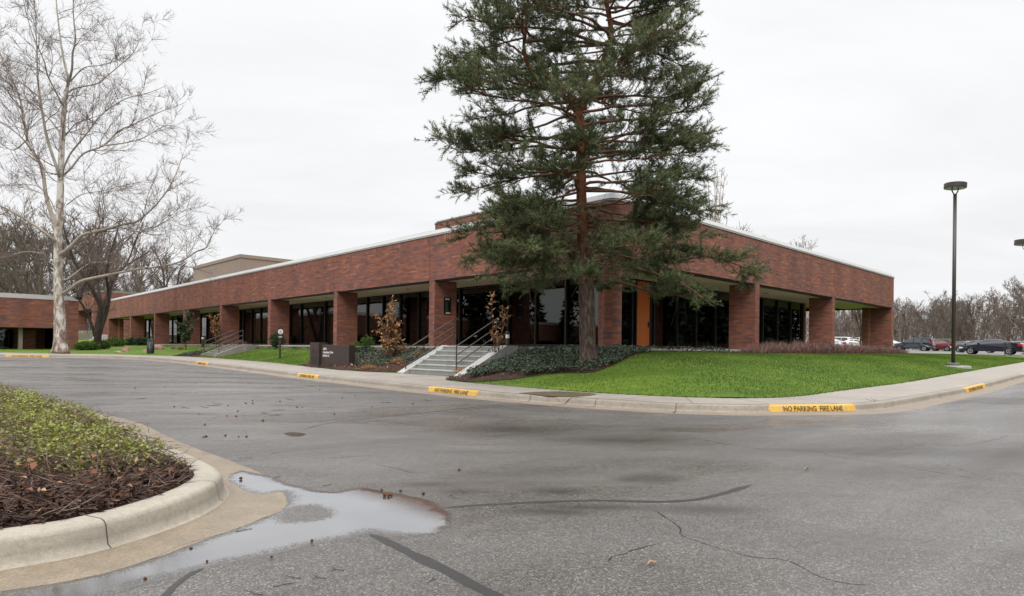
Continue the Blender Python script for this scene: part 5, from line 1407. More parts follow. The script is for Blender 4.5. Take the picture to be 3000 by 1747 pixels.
forked(520, 880, 86, [([(522,900),(520,850),(523,810),(530,785),(548,770)], 7, 2, 0), ([(521,850),(532,820),(545,800)], 5, 2, 2), ([(560,880),(568,830),(575,790),(570,765)], 6, 2, 1)],
  'bare_tree', 'bare tree tucked against the left side of the tan penthouse', M['dark_bark'], 1.6, (1., 3.), .013)
for px, top, Y, w, lb in ((2172,626,62,46,'bare treetop above the right roof, nearest the pine'), (2240,668,66,30,'smaller bare treetop above the right roof, in the middle'), (2352,672,70,64,'roundest bare treetop above the right roof, nearest its end'), (2092,470,58,60,'bare treetop showing through the right edge of the pine')):
    b_ = 760; top += 14
    st = [([(px, b_ + 120), (px, b_), (px + 3, (b_ + top)/2 + 20), (px + rng.normal(0, 4), top + 8)], 9, 1, 0)]
    for sg in (-1, 1, -.6, .7, .3): st.append(([(px, b_ - 10*abs(sg)), (px + sg*w*.3, (b_ + top)/2 + 15), (px + sg*w*.52, top + 12 + 18*abs(sg))], 4.5, 1, sg*2))
    forked(px, b_ + 120, Y, st, 'bare_tree', lb, M['syc_limb'], 1.0, (.7, 1.7), .008, 'bare treetops above the right roof')
# small tree behind the end pier
forked(2521, 1034, 60, [([(2521,1036),(2521,1010),(2522,975)], 6, 4, 0), ([(2522,978),(2515,950),(2508,925),(2500,900),(2496,870)], 4, 1, 1), ([(2522,975),(2526,945),(2532,915),(2536,890)], 4, 1, -1), ([(2522,970),(2520,930),(2518,890),(2516,860)], 3, 1, 1)],
  'small_tree', 'small brown twiggy tree seen through the open end bay', M['dark_bark'], 3., (.8, 1.6), .012)
# ------------------------------------------------------------ woodland masses
def tree_variant(H, seed):
    ls = [(curve((0,0,0), (rng.normal(0,.05), rng.normal(0,.05), 1), H*.8, 9, .05), np.linspace(H*.011, H*.003, 9))]
    for k in range(8):
        i = rng.integers(2, 7); p = ls[0][0][i]; d = unit(np.append(rng.normal(0, .8, 2), rng.uniform(.5, 1.2)))
        ls.append((curve(p, d, H*rng.uniform(.25, .5), 8, .12, .1), np.linspace(H*.0055, H*.0016, 8)))
    a, b = bare(None, ls, H*.06, (H*.07, H*.2), dens=1.25, rmin=H*.0011, fine=3, lift=.12)
    V1, F1 = tubes(ls, 5); V2, F2 = tubes(a, 3); V3, F3 = tubes(b[::1], 3)
    V = np.vstack([V1, V2, V3]); V *= H/np.percentile(V[:, 2], 99.5)
    return V, np.vstack([F1, F2 + len(V1), F3 + len(V1) + len(V2)])
VAR = [tree_variant(10., k) for k in range(5)]
print('variant faces', [len(v[1]) for v in VAR])
def woodland(name, label_kind, places, mat, brush=None, brushpts=None):
    VV, FF, n = [], [], 0
    for (x, y, z, h) in places:
        V, Fs = VAR[rng.integers(0, 5)]; a = rng.uniform(0, 6.28); c, s = math.cos(a), math.sin(a); k = h/10*rng.uniform(.9, 1.1); kx = k*rng.uniform(.85, 1.2)
        W = np.column_stack([(V[:, 0]*c - V[:, 1]*s)*kx + x, (V[:, 0]*s + V[:, 1]*c)*kx + y, V[:, 2]*k + z]); VV.append(W); FF.append(Fs + n); n += len(W)
    o = npmesh(name, np.vstack(VV), np.vstack(FF), mat); return tag(o, kind='stuff')
def brushmass(name, x, y, z, h, mat, wid=.05):
    n = len(x); C = np.column_stack([x, y, z]); D = unit(rng.normal(0, .45, (n, 3)) + [0, 0, 1])
    V, Fs = blades(C, D, h, wid*rng.uniform(.5, 1.5, n)); return tag(npmesh(name, V, Fs, mat), kind='stuff')
pl = []
def gz_at(X, Y):
    l = np.array([loc(X, Y)]); d = np.hypot(l[0,0]-20, l[0,1]-40)
    return max(.6, T(l)[0]) if (l[0,0] < 105 and l[0,1] < 145 and d < 140) else .6 + max(0, (d - 140)*.006)
for k in range(72):
    px = rng.uniform(2330, 3120); Y = rng.uniform(112, 175); X = ray(px, 1000)[0]*Y
    topy = np.interp(px, [2330, 2620, 2720, 2860, 2960, 3000, 3100], [880, 862, 848, 846, 838, 800, 760]) + rng.normal(20, 10)
    z = gz_at(X, Y); h = (1.2 - ray(px, topy)[1]*-1*0) if False else (CZ + ray(px, topy)[1]*Y - z)
    pl.append((X, Y, z, max(6, h*.96)))
woodland('woodland', '', pl, M['wood_twig'])
n = 30000; px = rng.uniform(2300, 3150, n); Y = rng.uniform(125, 185, n); X = np.array([ray(p, 1000)[0] for p in px])*Y
brushmass('undergrowth', X, Y, 1.2 + rng.uniform(0, 1, n)**1.1*8.5, rng.uniform(.8, 3.0, n), M['wood_twig'], .06)
pl = []
for k in range(38):
    px = rng.uniform(-160, 640); Y = rng.uniform(92, 150); X = ray(px, 1000)[0]*Y
    topy = np.interp(px, [-160, 0, 200, 330, 450, 560, 640], [560, 640, 640, 640, 715, 800, 860]) + rng.normal(20, 28)
    z = gz_at(X, Y)*.8; h = CZ + ray(px, topy)[1]*Y - z
    pl.append((X, Y, z, max(6, h)))
woodland('woodland', '', pl, M['wood_left'])
n = 12000; px = rng.uniform(-200, 660, n); Y = rng.uniform(120, 165, n); X = np.array([ray(p, 1000)[0] for p in px])*Y
hb = np.interp(px, [-200, 200, 420, 660], [17, 14, 10, 6])
brushmass('undergrowth', X, Y, 1.5 + rng.uniform(0, 1, n)**1.4*hb, rng.uniform(1.5, 4.5, n), M['wood_left'], .085)
# unseen evergreens behind and beside the camera, added to darken the window reflections
nb = NB()
for k in range(190):
    a = rng.uniform(-3.85, .80) if k < 120 else rng.uniform(.0, .82); d = rng.uniform(58, 84); X, Y = math.cos(a)*d*(1.3 if a < -.3 and a > -2.8 else 1.0), math.sin(a)*d; h = rng.uniform(10, 17); m = 1500 if a > -.3 else 900
    if a < -2.75 and rng.uniform() < .2: continue
    t = rng.uniform(0, 1, m)**.8; q = rng.uniform(0, 6.28, m); r = (1 - t)*h*.24*(.55 + .45*rng.uniform(0, 1, m)) + .2
    C = np.column_stack([X + np.cos(q)*r, Y + np.sin(q)*r, t*h])
    V, Fs = leaves(C, unit(np.column_stack([np.cos(q), np.sin(q), np.full(m, -.2)]) + rng.normal(0, .3, (m, 3))), rng.uniform(.6, 1.3, m), rng.uniform(.4, .8, m)); nb.add(V, Fs, rng.uniform(0, 1, m))
tag(nb.build('unseen_evergreens', M['conifer']), kind='stuff')
# ============================================================ parking lot, cars, lamps
lp = np.array([(47.5,-5),(109,-5),(109,75),(47.5,75)])
lot = place_local(sheet('parking_lot', resample(lp, 4), lambda P: lotz(P) + .0, plain('lot_asphalt', (.13,.125,.12), .55, .5, 0, .15, .6, .2), grid(48, 108, -8, 74, 5.))); tag(lot, kind='structure')
lk = MB()
for i in range(40):
    y0 = -5 + 2*i; z = float(lotz(np.array([[47.4, y0]]))[0])
    lk.add([(47.25,y0,z-.4),(47.5,y0,z-.4),(47.5,y0+2,z-.37),(47.25,y0+2,z-.37),(47.25,y0,z+.06),(47.5,y0,z+.06),(47.5,y0+2,z+.09),(47.25,y0+2,z+.09)], [(4,5,6,7),(0,4,7,3),(1,2,6,5),(0,1,5,4)])
o = place_local(lk.build('lot_kerb', M['kerb'])); tag(o, kind='structure')
def car(kind, px, py, Y, rz, col, label, metal=0., group=None):
    x, _, _ = atY(px, py, Y); l = loc(x, Y); z = float(lotz(np.array([l]))[0]) + .003
    prof = dict(
      minivan=(4.75, .96, [(-2.35,.32),(-2.38,.62),(-2.28,.84),(-1.30,1.06),(-.35,1.66),(.2,1.74),(1.9,1.74),(2.15,1.66),(2.36,1.02),(2.38,.5),(2.30,.30)], 1.03, .66, [(-1.12,1.09),(-.36,1.60),(.16,1.63),(.16,1.09)], [[(.24,1.09),(.24,1.64),(1.12,1.64),(1.12,1.09)],[(1.2,1.09),(1.2,1.64),(1.92,1.62),(2.12,1.09)]]),
      sedan=(4.75, .92, [(-2.33,.30),(-2.38,.55),(-2.28,.74),(-1.25,.94),(-.45,1.36),(.15,1.45),(.75,1.42),(1.50,1.14),(2.25,1.03),(2.38,.80),(2.36,.42),(2.28,.28)], .93, .66, [(-1.02,.97),(-.42,1.31),(.12,1.38),(.12,.97)], [[(.20,.97),(.20,1.38),(.72,1.35),(1.0,.99)],[(1.07,1.0),(.85,1.30),(1.40,1.10),(1.45,1.03)]]),
      suv=(4.6, .95, [(-2.25,.38),(-2.30,.70),(-2.20,.98),(-1.20,1.10),(-.55,1.64),(.1,1.74),(1.75,1.72),(2.1,1.60),(2.28,1.05),(2.30,.55),(2.22,.36)], 1.08, .68, [(-1.05,1.13),(-.52,1.58),(.10,1.65),(.10,1.13)], [[(.18,1.13),(.18,1.65),(1.02,1.64),(1.02,1.13)],[(1.1,1.13),(1.1,1.64),(1.78,1.60),(2.0,1.15)]]),
      pickup=(5.4, .98, [(-2.65,.48),(-2.70,.80),(-2.6,1.08),(-1.35,1.18),(-.75,1.76),(-.2,1.84),(.75,1.82),(.95,1.74),(1.05,1.12),(2.66,1.12),(2.70,.6),(2.62,.46)], 1.14, .74, [(-1.18,1.2),(-.74,1.70),(-.25,1.75),(-.25,1.2)], [[(-.15,1.2),(-.15,1.75),(.72,1.73),(.80,1.2)]]),
      )[kind]
    Ln, hw, P, belt, rw_, w1, wins = prof
    e = thing('parked_car' if kind != 'pickup' else 'pickup_truck', (x, Y, z), rz, label, 'car' if kind in ('sedan',) else {'minivan':'van','suv':'suv','pickup':'pickup'}[kind], group)
    top = max(p[1] for p in P)
    def wz(zz, xx=0):
        t = np.clip((zz - belt)/(top - belt), 0, 1); lowt = np.clip((.6 - zz)/.4, 0, 1)
        en = 1 - .16*np.clip((abs(xx) - Ln*.36)/(Ln*.14), 0, 1)**2
        return (hw*(1 - .05*lowt) - (hw - rw_)*t**1.2)*en
    wr = .33 if kind not in ('suv','pickup') else .37
    ax = (-Ln*.305, Ln*.30)
    # outline with wheel arches along the bottom
    O = list(P); bot = []
    z0 = P[0][1]
    for a in (ax[1], ax[0]):
        for k in range(9):
            q = math.pi*k/8; bot.append((a + (wr+.05)*math.cos(q), max(z0, wr - .02 + (wr+.05)*math.sin(q))))
    O = O + bot
    m = len(O)
    b = MB()
    V = [(xx, -wz(zz, xx), zz) for xx, zz in O] + [(xx, wz(zz, xx), zz) for xx, zz in O]
    b.add(V, [tuple(range(m)), tuple(range(m, 2*m))[::-1]] + [((i+1)%m, i, m+i, m+(i+1)%m) for i in range(m)])
    cm = carpaint('car_paint_' + label[:18].replace(' ', '_'), col, metal)
    body = b.build('body', cm, e, bevel=.035)
    for W in [w1] + wins:
        for sg in (-1, 1):
            g = MB(); g.add([(xx, sg*(wz(zz, xx) + .006), zz) for xx, zz in W], [tuple(range(len(W))) if sg > 0 else tuple(range(len(W)))[::-1]]); g.build('side_window', M['car_glass'], body)
    def strip_win(i, nm, f0=.1, f1=.93):
        (xa, za), (xb, zb) = P[i], P[i+1]; nx_, nz_ = -(zb - za), (xb - xa); q = math.hypot(nx_, nz_); nx_, nz_ = nx_/q*.012, nz_/q*.012
        p = [(xa + (xb-xa)*f + nx_, za + (zb-za)*f + nz_, za + (zb-za)*f) for f in (f0, f1)]
        g = MB(); g.add([(p[0][0], -wz(p[0][2])*.88, p[0][1]), (p[0][0], wz(p[0][2])*.88, p[0][1]), (p[1][0], wz(p[1][2])*.88, p[1][1]), (p[1][0], -wz(p[1][2])*.88, p[1][1])], [(0,1,2,3)])
        g.build(nm, M['car_glass'], body)
    strip_win(3, 'windscreen'); strip_win({'minivan':7,'sedan':6,'suv':7,'pickup':7}[kind], 'rear_window', .06, .92)
    for a in ax:
        for sg in (-1, 1):
            t = MB(); t.lathe([(wr*.6,-.11),(wr*.95,-.11),(wr,-.06),(wr,.06),(wr*.95,.11),(wr*.6,.11)], 20)
            t.xf(Matrix.Translation((a, sg*(hw - .13), wr)) @ Matrix.Rotation(R(90), 4, 'X')); w = t.build('wheel', M['tyre'], e)
            r_ = MB()
            r_.lathe([(wr*.62,-.02),(wr*.60,.02),(wr*.2,.01),(wr*.14,.025)], 20)
            r_.xf(Matrix.Translation((a, sg*(hw - .035), wr)) @ Matrix.Rotation(R(-90*sg), 4, 'X')); r_.build('rim', M['rim'], w)
    fx, rx = P[0][0], P[-1][0]
    for sg in (-1, 1):
        h = MB(); zc = P[2][1] - .10
        h.box(P[1][0] + .015, P[1][0] + .40, min(sg*hw*.52, sg*hw*.90), max(sg*hw*.52, sg*hw*.90), zc - .10, zc + .06); h.build('headlight', M['headl'], body, bevel=.03)
        t = MB(); xr = max(p[0] for p in P); zc = (1.05 if kind == 'minivan' else .88 if kind == 'sedan' else 1.15 if kind == 'suv' else .95)
        hh = .13 if kind != 'suv' else .24
        t.box(xr - .34 if kind != 'pickup' else xr - .1, xr + .012, min(sg*hw*.60, sg*hw*.955), max(sg*hw*.60, sg*hw*.955), zc - hh, zc + hh*.7); t.build('tail_light', M['tail'], body, bevel=.02)
        mi = MB(); mi.box(w1[0][0] + .12, w1[0][0] + .30, min(sg*hw*.97, sg*(hw + .17)), max(sg*hw*.97, sg*(hw + .17)), belt + .02, belt + .17); mi.build('mirror', cm, body, bevel=.03)
    bp = MB(); bp.box(fx - .06, fx + .06, -hw*.8, hw*.8, z0 - .02, z0 + .12); bp.box(rx - .02, rx + .10, -hw*.8, hw*.8, z0 - .02, z0 + .12); bp.build('bumper', M['car_black'], body, bevel=.03)
    return e
RZ = math.atan2(dl[1], dl[0]) + math.pi     # nose (-x) points along the left facade direction
navy, navy2 = (.012,.022,.036), (.010,.013,.026)
car('minivan', 2676, 1028, 84, RZ, navy, 'dark blue minivan parked just right of the brick end pier', .3)
car('sedan', 2904, 1040, 58.5, RZ, navy2, 'dark navy sedan in the row nearest the lawn, at the right edge', .3)
car('suv', 2737, 1026, 92, RZ + .1, (.10,.10,.11), 'dark grey suv partly hidden behind the minivan', .4)
car('sedan', 2742, 1026, 88.5, RZ + .05, (.12,.008,.010), 'red car squeezed between the minivan and the grey suv', .2)
car('sedan', 2775, 1026, 93, RZ, (.62,.62,.60), 'white car between the grey suv and the lamp post')
car('sedan', 2810, 1028, 90, RZ, (.03,.032,.036), 'dark car partly behind the lamp post', .3)
car('sedan', 2858, 1026, 74, RZ, (.05,.05,.055), 'dark grey car just behind the navy sedan', .3)
car('sedan', 2606, 1024, 97, RZ, (.62,.63,.64), 'white car behind the nose of the minivan')
car('suv', 2447, 1020, 90, RZ, (.66,.66,.63), 'white suv with red tail light seen through the open end bay')
car('pickup', 2527, 1020, 96, RZ, (.55,.49,.40), 'beige pickup truck seen through the open end bay')
car('sedan', 2428, 1022, 84, RZ, (.60,.62,.66), 'white car at the bottom left of the open end bay')
car('sedan', 2510, 1022, 87, RZ + math.pi, (.64,.63,.60), 'white car facing left in front of the beige pickup')
gl = ('cars far back in the lot', )
far_l = ['silver car far behind the lamp post', 'white car far back, right of the lamp post', 'pale car far back above the nose of the navy sedan', 'dark red car far back above the navy sedan', 'white car far back at the right edge of the photo', 'silver car far back behind the rear of the navy sedan']
for k, (px, Y, c) in enumerate(((2815,112,(.35,.36,.37)),(2836,116,(.6,.6,.6)),(2880,114,(.5,.5,.48)),(2920,112,(.16,.02,.02)),(2996,100,(.6,.6,.6)),(2968,104,(.34,.35,.36)))):
    car(('sedan','suv')[k % 2], px, 1022, Y, RZ, c, far_l[k], 0., gl[0])
# slim posts beside the sedan
for k, (px, lb) in enumerate(((2944, 'slim brown post before the rear door of the navy sedan'), (2963, 'slim brown post before the rear wheel of the navy sedan'))):
    x, _, z = atY(px, 1041, 54); zz = 1.0
    e = thing('sign_post', (x, 54, zz - .2), R(20), lb, 'post', 'slim posts at the lawn edge'); h = 44/F*54 + .1
    MB().box(-.045, .045, -.03, .03, 0, h).build('post', M['pole'], e); MB().box(-.05, .05, -.035, .035, h + .001, h + .03).build('cap', M['pole'], e)
# lamp posts
def lamp(px, pyb, pyt, Y, wpx, label, tilt=.06):
    x, _, _ = atY(px, pyb, Y); l = loc(x, Y); z = Tl(*l)
    e = thing('lamp_post', (x, Y, z), R(-25), label, 'street lamp'); H = CZ + ray(px, pyt)[1]*Y - z; s = Y/F
    MB().box(-.55, .65, -.45, .45, -.1, .045).build('footing', M['cheek'], e, bevel=.02)
    MB().lathe([(.27,.046),(.27,.16),(.24,.185)], 20).build('base_plate', M['fixture'], e)
    Rr = wpx*s/2; hh = Rr*.48; yo = H - hh; stem = yo - Rr*.62
    MB().tube([(0,0,.05),(0,0,stem)], [.085,.078], 16).build('pole', M['pole'], e, True)
    f = MB()
    for sg in (-1, 1): f.tube([(0,0,stem-.05),(sg*Rr*.14,0,stem+Rr*.10),(sg*Rr*.25,0,stem+Rr*.32),(sg*Rr*.28,0,yo+.03)], .028, 8)
    f.build('yoke', M['pole'], e)
    hd = MB(); hd.lathe([(Rr*.985, 0),(Rr, .02),(Rr, hh*.97),(Rr*.97, hh)], 40); hd.xf(Matrix.Translation((0,0,yo)) @ Matrix.Rotation(tilt, 4, 'Y')); hd = hd.build('lamp_head', M['pole'], e)
    ln = MB(); ln.lathe([(Rr*.90, -.012),(Rr*.90, -.002)], 40); ln.xf(Matrix.Translation((0,0,yo)) @ Matrix.Rotation(tilt, 4, 'Y')); ln.build('lens', M['lens'], hd)
lamp(2792.5, 1075, 538, 30.6, 57, 'tall bronze lamp post with drum head standing on the right lawn')
lamp(3002, 1035, 704, 66, 56, 'second lamp post cut by the right edge of the photo, drum head visible')

# ============================================================ island planting (world)
def spoly(n, cond=None):
    Q = isl + inn_*.2; lo, hi = Q.min(0), Q.max(0); hi = np.minimum(hi, [0, 22]); lo = np.maximum(lo, [-17, 1]); out = np.zeros((0, 2))
    Qs = Q[::3]
    while len(out) < n:
        c = rng.uniform(lo, hi, (n*2, 2)); c = c[(np.abs(c[:, 0]) < .95*c[:, 1] + .8)]
        # denser close to the camera
        c = c[rng.uniform(0, 1, len(c)) < np.clip(5.5/np.hypot(c[:, 0], c[:, 1]), .12, 1)**1.3]
        c = c[inpoly(c, Qs)]
        if cond is not None: c = c[cond(c)]
        out = np.vstack([out, c])
    return out[:n]
nose = np.array(at(545, 1425, .17)[:2])
def bare_zone(P):          # 0 = mulch at the tip and near edge, 1 = full cover
    d = segdist(P, icl); dn = np.hypot(*(P - nose).T)
    back = (P[:, 1] - P[:, 0]*-.55 - 2.9)      # how far towards the far side
    w = .35*np.sin(P[:, 0]*2.7 + P[:, 1]*1.9) + .25*np.sin(P[:, 0]*6.1 - P[:, 1]*4.3)
    return np.clip((P[:, 1] + .16*P[:, 0] - 3.75 + w*.5)/1.0, 0, 1)*np.clip((dn - .55)/.6, 0, 1)
nb = NB(); st = NB()
P = spoly(19000); bz = bare_zone(P); pat = .55 + .5*np.sin(P[:, 0]*3.3 + 1.7*np.sin(P[:, 1]*2.1))*np.sin(P[:, 1]*2.9 + .6) + .3*np.sin(P[:, 0]*7.7 + P[:, 1]*6.1); keepm = rng.uniform(0, 1, len(P)) < bz*np.clip(pat, .3, 1); P = P[keepm]; bz = bz[keepm]
n = len(P); zs = zsoil(P)
h = rng.uniform(.03, .17, n)*(.45 + .55*bz)*(1 + .3*np.sin(P[:, 0]*4)*np.sin(P[:, 1]*3.4))
C0 = np.column_stack([P, zs + h])
for q in range(4):
    C = C0 + rng.normal(0, .018, (n, 3)); N = unit(rng.normal(0, .5, (n, 3)) + [0, 0, 1]); D = unit(rng.normal(0, 1, (n, 3))*[1, 1, .4] + [0, 0, .35])
    V, Fs = leaves(C, D, rng.uniform(.018, .046, n), rng.uniform(.013, .027, n), N, .15)
    nb.add(V, Fs, np.clip(.1 + .55*h/.17 + rng.normal(.12, .18, n), 0, 1))
tag(nb.build('leafy_ground_cover', M['cover']), kind='stuff')
P = spoly(34000); n = len(P); bz = bare_zone(P); C = np.column_stack([P, zsoil(P) + rng.uniform(.0, .17, n)*(.25 + .75*bz)])
D = unit(rng.normal(0, 1, (n, 3))*[1, 1, .45]); V, Fs = blades(C, D, rng.uniform(.06, .26, n), rng.uniform(.003, .007, n)); 
k_ = rng.uniform(0, 1, n) < (.14 + .8*np.clip(1.15 - np.abs(bz - .55)*1.1, 0, 1)); Fs = Fs[k_]
st.add(V, Fs, rng.uniform(0, 1, n)); tag(st.build('dry_stems', M['stem']), kind='stuff')
q = NB(); P = spoly(15000, lambda c: bare_zone(c) < .75); n = len(P); C = np.column_stack([P, zsoil(P) + rng.uniform(.005, .03, n)])
V, Fs = leaves(C, unit(rng.normal(0, 1, (n, 3))*[1, 1, .22]), rng.uniform(.03, .11, n), rng.uniform(.010, .026, n), unit(rng.normal(0, .4, (n, 3)) + [0, 0, 1]), .1)
q.add(V, Fs, np.clip(rng.normal(.32, .25, n), 0, 1)); tag(q.build('mulch_chips', M['chip']), kind='stuff')
q = NB(); P = spoly(420); n = len(P); C = np.column_stack([P, zsoil(P) + rng.uniform(.03, .15, n)])
V, Fs = leaves(C, unit(rng.normal(0, 1, (n, 3))*[1, 1, .5]), rng.uniform(.03, .085, n), rng.uniform(.02, .05, n), unit(rng.normal(0, .7, (n, 3)) + [0, 0, 1]), .3)
q.add(V, Fs, rng.uniform(.1, 1, n)); tag(q.build('fallen_leaves', M['dead_leaf']), kind='stuff')

# ============================================================ litter on the road
def cone_mesh():
    b = MB(); b.lathe([(.004,0),(.014,.006),(.019,.018),(.017,.032),(.010,.044),(.003,.050)], 9)
    me = bpy.data.meshes.new('pine_cone'); v = [(x*(1+.12*math.sin(9*z*100+x*300)), y, z) for x, y, z in b.v]; v = [(z - .025, y, x + .017) for x, y, z in v]
    me.from_pydata(v, [], b.f); me.update(); me.materials.append(M['cone']); return me
cmesh = cone_mesh()
cpx = [(510,1194),(740,1176),(741,1184),(720,1184),(668,1190),(697,1207),(583,1215),(692,1222),(665,1221),(600,1247),(604,1282),(596,1283),(660,1279),(699,1282),(722,1282),(870,1195),(885,1195),(937,1143),(1003,1167),(1040,1161),(820,1178),(830,1137),(483,1134),(395,1139),(572,1124),(1118,1440),(1146,1456),(1174,1444),(1127,1456),(1240,1450),(1138,1457),(705,1407),(914,1590),(606,1650),(795,1638),(425,1700),(560,1610),(1345,1380),(980,1215),(1090,1195),(1210,1185),(770,1235)]
for px, py in cpx:
    x, y, z = at(px, py, .0)
    o = bpy.data.objects.new('pine_cone', cmesh); COL.objects.link(o); o.location = (x, y, z + (.005 if 580 < px < 1200 and 1390 < py < 1660 else .001)); o.rotation_euler = (0, 0, rng.uniform(0, 6.28)); k = rng.uniform(.5, .85)*(.6 if py > 1540 else 1); o.scale = (k, k, k)
    tag(o, 'small brown fallen pine cone lying on the wet asphalt', 'pine cone', 'pine cones strewn over the road')
def twig_mesh():
    s = []; P = curve((0,0,.006), (1, .2, 0), .28, 6, .18); P[:, 2] = np.abs(P[:, 2])*.4 + .004; s.append((P, np.linspace(.005, .003, 6)))
    for j in (2, 3): Q = curve(P[j], (1, rng.choice([-1, 1]), .1), .1, 4, .2); Q[:, 2] = np.abs(Q[:, 2])*.5 + .004; s.append((Q, np.linspace(.0035, .002, 4)))
    V, Fs = tubes(s, 4); me = bpy.data.meshes.new('fallen_twig'); me.from_pydata([tuple(v) for v in V], [], [tuple(f) for f in Fs]); me.materials.append(M['dark_bark']); return me
tms = [twig_mesh() for k in range(4)]
for k, (px, py) in enumerate(((800,1402),(862,1173),(797,1203),(790,1214),(790,1218),(610,1196),(605,1190),(555,1197),(400,1170),(650,1186),(1115,1180),(1265,1175),(945,1425),(880,1695),(800,1720),(955,1698),(1250,1710),(770,1744),(690,1560),(1008,1673))):
    x, y, z = at(px, py, 0.)
    o = bpy.data.objects.new('fallen_twig', tms[k % 4]); COL.objects.link(o); o.location = (x, y, z + (.005 if 640 < px < 900 and 1390 < py < 1660 else .001)); o.rotation_euler = (0, 0, rng.uniform(-.5, .5) + (math.pi if k % 2 else 0)); kk = .38 if py > 1380 else .8; o.scale = (kk, kk, kk)
    tag(o, 'thin dark fallen twig lying on the wet asphalt', 'twig', 'twigs strewn over the road')
x, y, z = at(2590, 1196, .02)
s = [(curve((0,0,.02), (rng.normal(-.5,.5), rng.normal(.1,.3), rng.uniform(.1,.5)), rng.uniform(.15,.35), 6, .2), np.linspace(.006,.002,6)) for k in range(14)]
V, Fs = tubes(s, 4); V[:, 2] = np.abs(V[:, 2]) + .01
o = npmesh('fallen_branch', V, Fs, M['dark_bark']); o.location = (x - .1, y, z - .015); tag(o, 'tangled dark pine branch lying against the kerb past the chipped marking', 'branch')
for px, py, lb in ((2355,1378,'single curled tan leaf alone on the asphalt, right of centre'), (1892,1658,'tiny reddish leaf on the asphalt near the bottom centre')):
    x, y, z = at(px, py, 0.)
    V, Fs = leaves(np.array([[0,0,.006],[.02,.01,.008]]), np.array([[1.,.2,.15],[.6,-.5,.3]]), np.array([.07,.05]), np.array([.035,.03]), np.array([[0,0,1.],[0,.3,1.]]), .3)
    o = npmesh('fallen_leaf', V, Fs, M['dead_leaf'], None, np.full(len(V), .9)); o.location = (x, y, z + .003); tag(o, lb, 'leaf')

# ============================================================ world, sun, camera
w = bpy.data.worlds.new('World'); S.world = w; w.use_nodes = True
t = w.node_tree; t.nodes.clear()
def N(typ, **kw):
    nd = t.nodes.new(typ)
    for k, v in kw.items(): setattr(nd, k, v)
    return nd
SUN_EL, SUN_AZ = R(46), R(192)
sky = N('ShaderNodeTexSky', sky_type='NISHITA', sun_disc=False, sun_elevation=SUN_EL, sun_rotation=SUN_AZ)
tc = N('ShaderNodeTexCoord'); sep = N('ShaderNodeSeparateXYZ'); t.links.new(tc.outputs['Generated'], sep.inputs[0])
el = N('ShaderNodeMath', operation='MAXIMUM'); t.links.new(sep.outputs[2], el.inputs[0]); el.inputs[1].default_value = 0.
rp_ = N('ShaderNodeValToRGB'); t.links.new(el.outputs[0], rp_.inputs[0])
cr = rp_.color_ramp
SKY = [(0., .84), (.10, .885), (.30, .93), (.48, .99), (.62, 1.7), (.80, 2.7), (1., 3.3)]
while len(cr.elements) < len(SKY): cr.elements.new(.5)
for e, (p, v) in zip(cr.elements, SKY): e.position = p; e.color = (v/4, v/4*1.002, v/4*1.008, 1)
# cloud streaks on a flat layer: direction / (z + .12)
dv = N('ShaderNodeMath', operation='ADD'); t.links.new(el.outputs[0], dv.inputs[0]); dv.inputs[1].default_value = .12
vd = N('ShaderNodeVectorMath', operation='DIVIDE'); cb = N('ShaderNodeCombineXYZ')
for k in range(3): t.links.new(dv.outputs[0], cb.inputs[k])
t.links.new(tc.outputs['Generated'], vd.inputs[0]); t.links.new(cb.outputs[0], vd.inputs[1])
mp = N('ShaderNodeMapping'); mp.inputs['Scale'].default_value = (.55, 1.0, .3); mp.inputs['Rotation'].default_value = (0, 0, R(-18)); t.links.new(vd.outputs[0], mp.inputs[0])
nz = N('ShaderNodeTexNoise'); nz.inputs['Scale'].default_value = 1.3; nz.inputs['Detail'].default_value = 6; nz.inputs['Roughness'].default_value = .58; nz.inputs['Distortion'].default_value = .5; t.links.new(mp.outputs[0], nz.inputs['Vector'])
cl = N('ShaderNodeValToRGB'); t.links.new(nz.outputs['Fac'], cl.inputs[0])
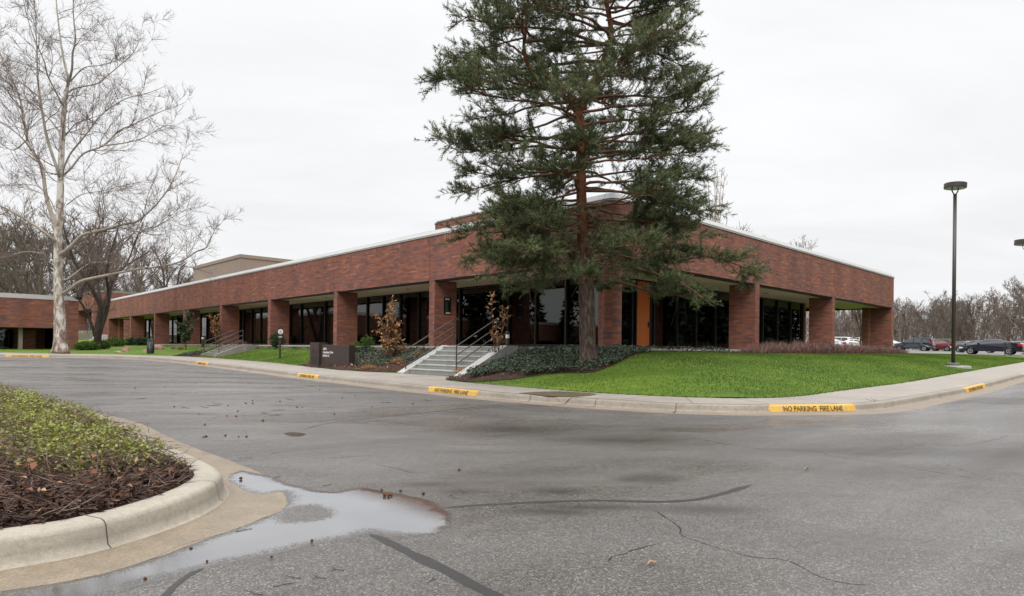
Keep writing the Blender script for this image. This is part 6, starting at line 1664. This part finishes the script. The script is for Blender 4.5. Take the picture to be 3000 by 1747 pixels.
cl.color_ramp.elements[0].position = .34; cl.color_ramp.elements[0].color = (.93, .934, .945, 1); cl.color_ramp.elements[1].position = .64; cl.color_ramp.elements[1].color = (1.03, 1.03, 1.03, 1)
m1 = N('ShaderNodeMix', data_type='RGBA', blend_type='MULTIPLY'); m1.inputs[0].default_value = 1.; t.links.new(rp_.outputs[0], m1.inputs[6]); t.links.new(cl.outputs[0], m1.inputs[7])
bg1 = N('ShaderNodeBackground'); t.links.new(m1.outputs[2], bg1.inputs[0]); bg1.inputs[1].default_value = 4. * 1.06
bg2 = N('ShaderNodeBackground'); t.links.new(sky.outputs[0], bg2.inputs[0]); bg2.inputs[1].default_value = .10
mx = N('ShaderNodeMixShader'); mx.inputs[0].default_value = .04; t.links.new(bg1.outputs[0], mx.inputs[1]); t.links.new(bg2.outputs[0], mx.inputs[2])
ow = N('ShaderNodeOutputWorld'); t.links.new(mx.outputs[0], ow.inputs[0])
su = bpy.data.lights.new('sun', 'SUN'); su.energy = 1.5; su.angle = R(28); su.color = (1, .97, .93)
so = bpy.data.objects.new('sun', su); COL.objects.link(so)
# Nishita: rotation 0 = +Y, clockwise seen from above
sd = Vector((math.sin(SUN_AZ)*math.cos(SUN_EL), math.cos(SUN_AZ)*math.cos(SUN_EL), math.sin(SUN_EL)))
so.rotation_euler = (-sd).to_track_quat('-Z', 'Y').to_euler()
cam = bpy.data.cameras.new('camera'); co = bpy.data.objects.new('camera', cam); COL.objects.link(co); S.camera = co
cam.sensor_width = 36; cam.lens = F*36/3000; cam.sensor_fit = 'HORIZONTAL'
cam.shift_x = -(CX - 1500)/3000; cam.shift_y = (YH - 873.5)/3000
cam.clip_start = .1; cam.clip_end = 3000
co.matrix_world = Matrix.Translation((0, 0, CZ)) @ Matrix.Rotation(R(90), 4, 'X') @ Matrix.Rotation(RO, 4, 'Z')
S.view_settings.view_transform = 'Standard'; S.view_settings.look = 'None'; S.view_settings.exposure = 0; S.view_settings.gamma = 1
S.render.resolution_x, S.render.resolution_y = 1024, 596
S.cycles.max_bounces = 8; S.cycles.transparent_max_bounces = 12; S.cycles.caustics_reflective = False; S.cycles.caustics_refractive = False
S.cycles.use_denoising = True
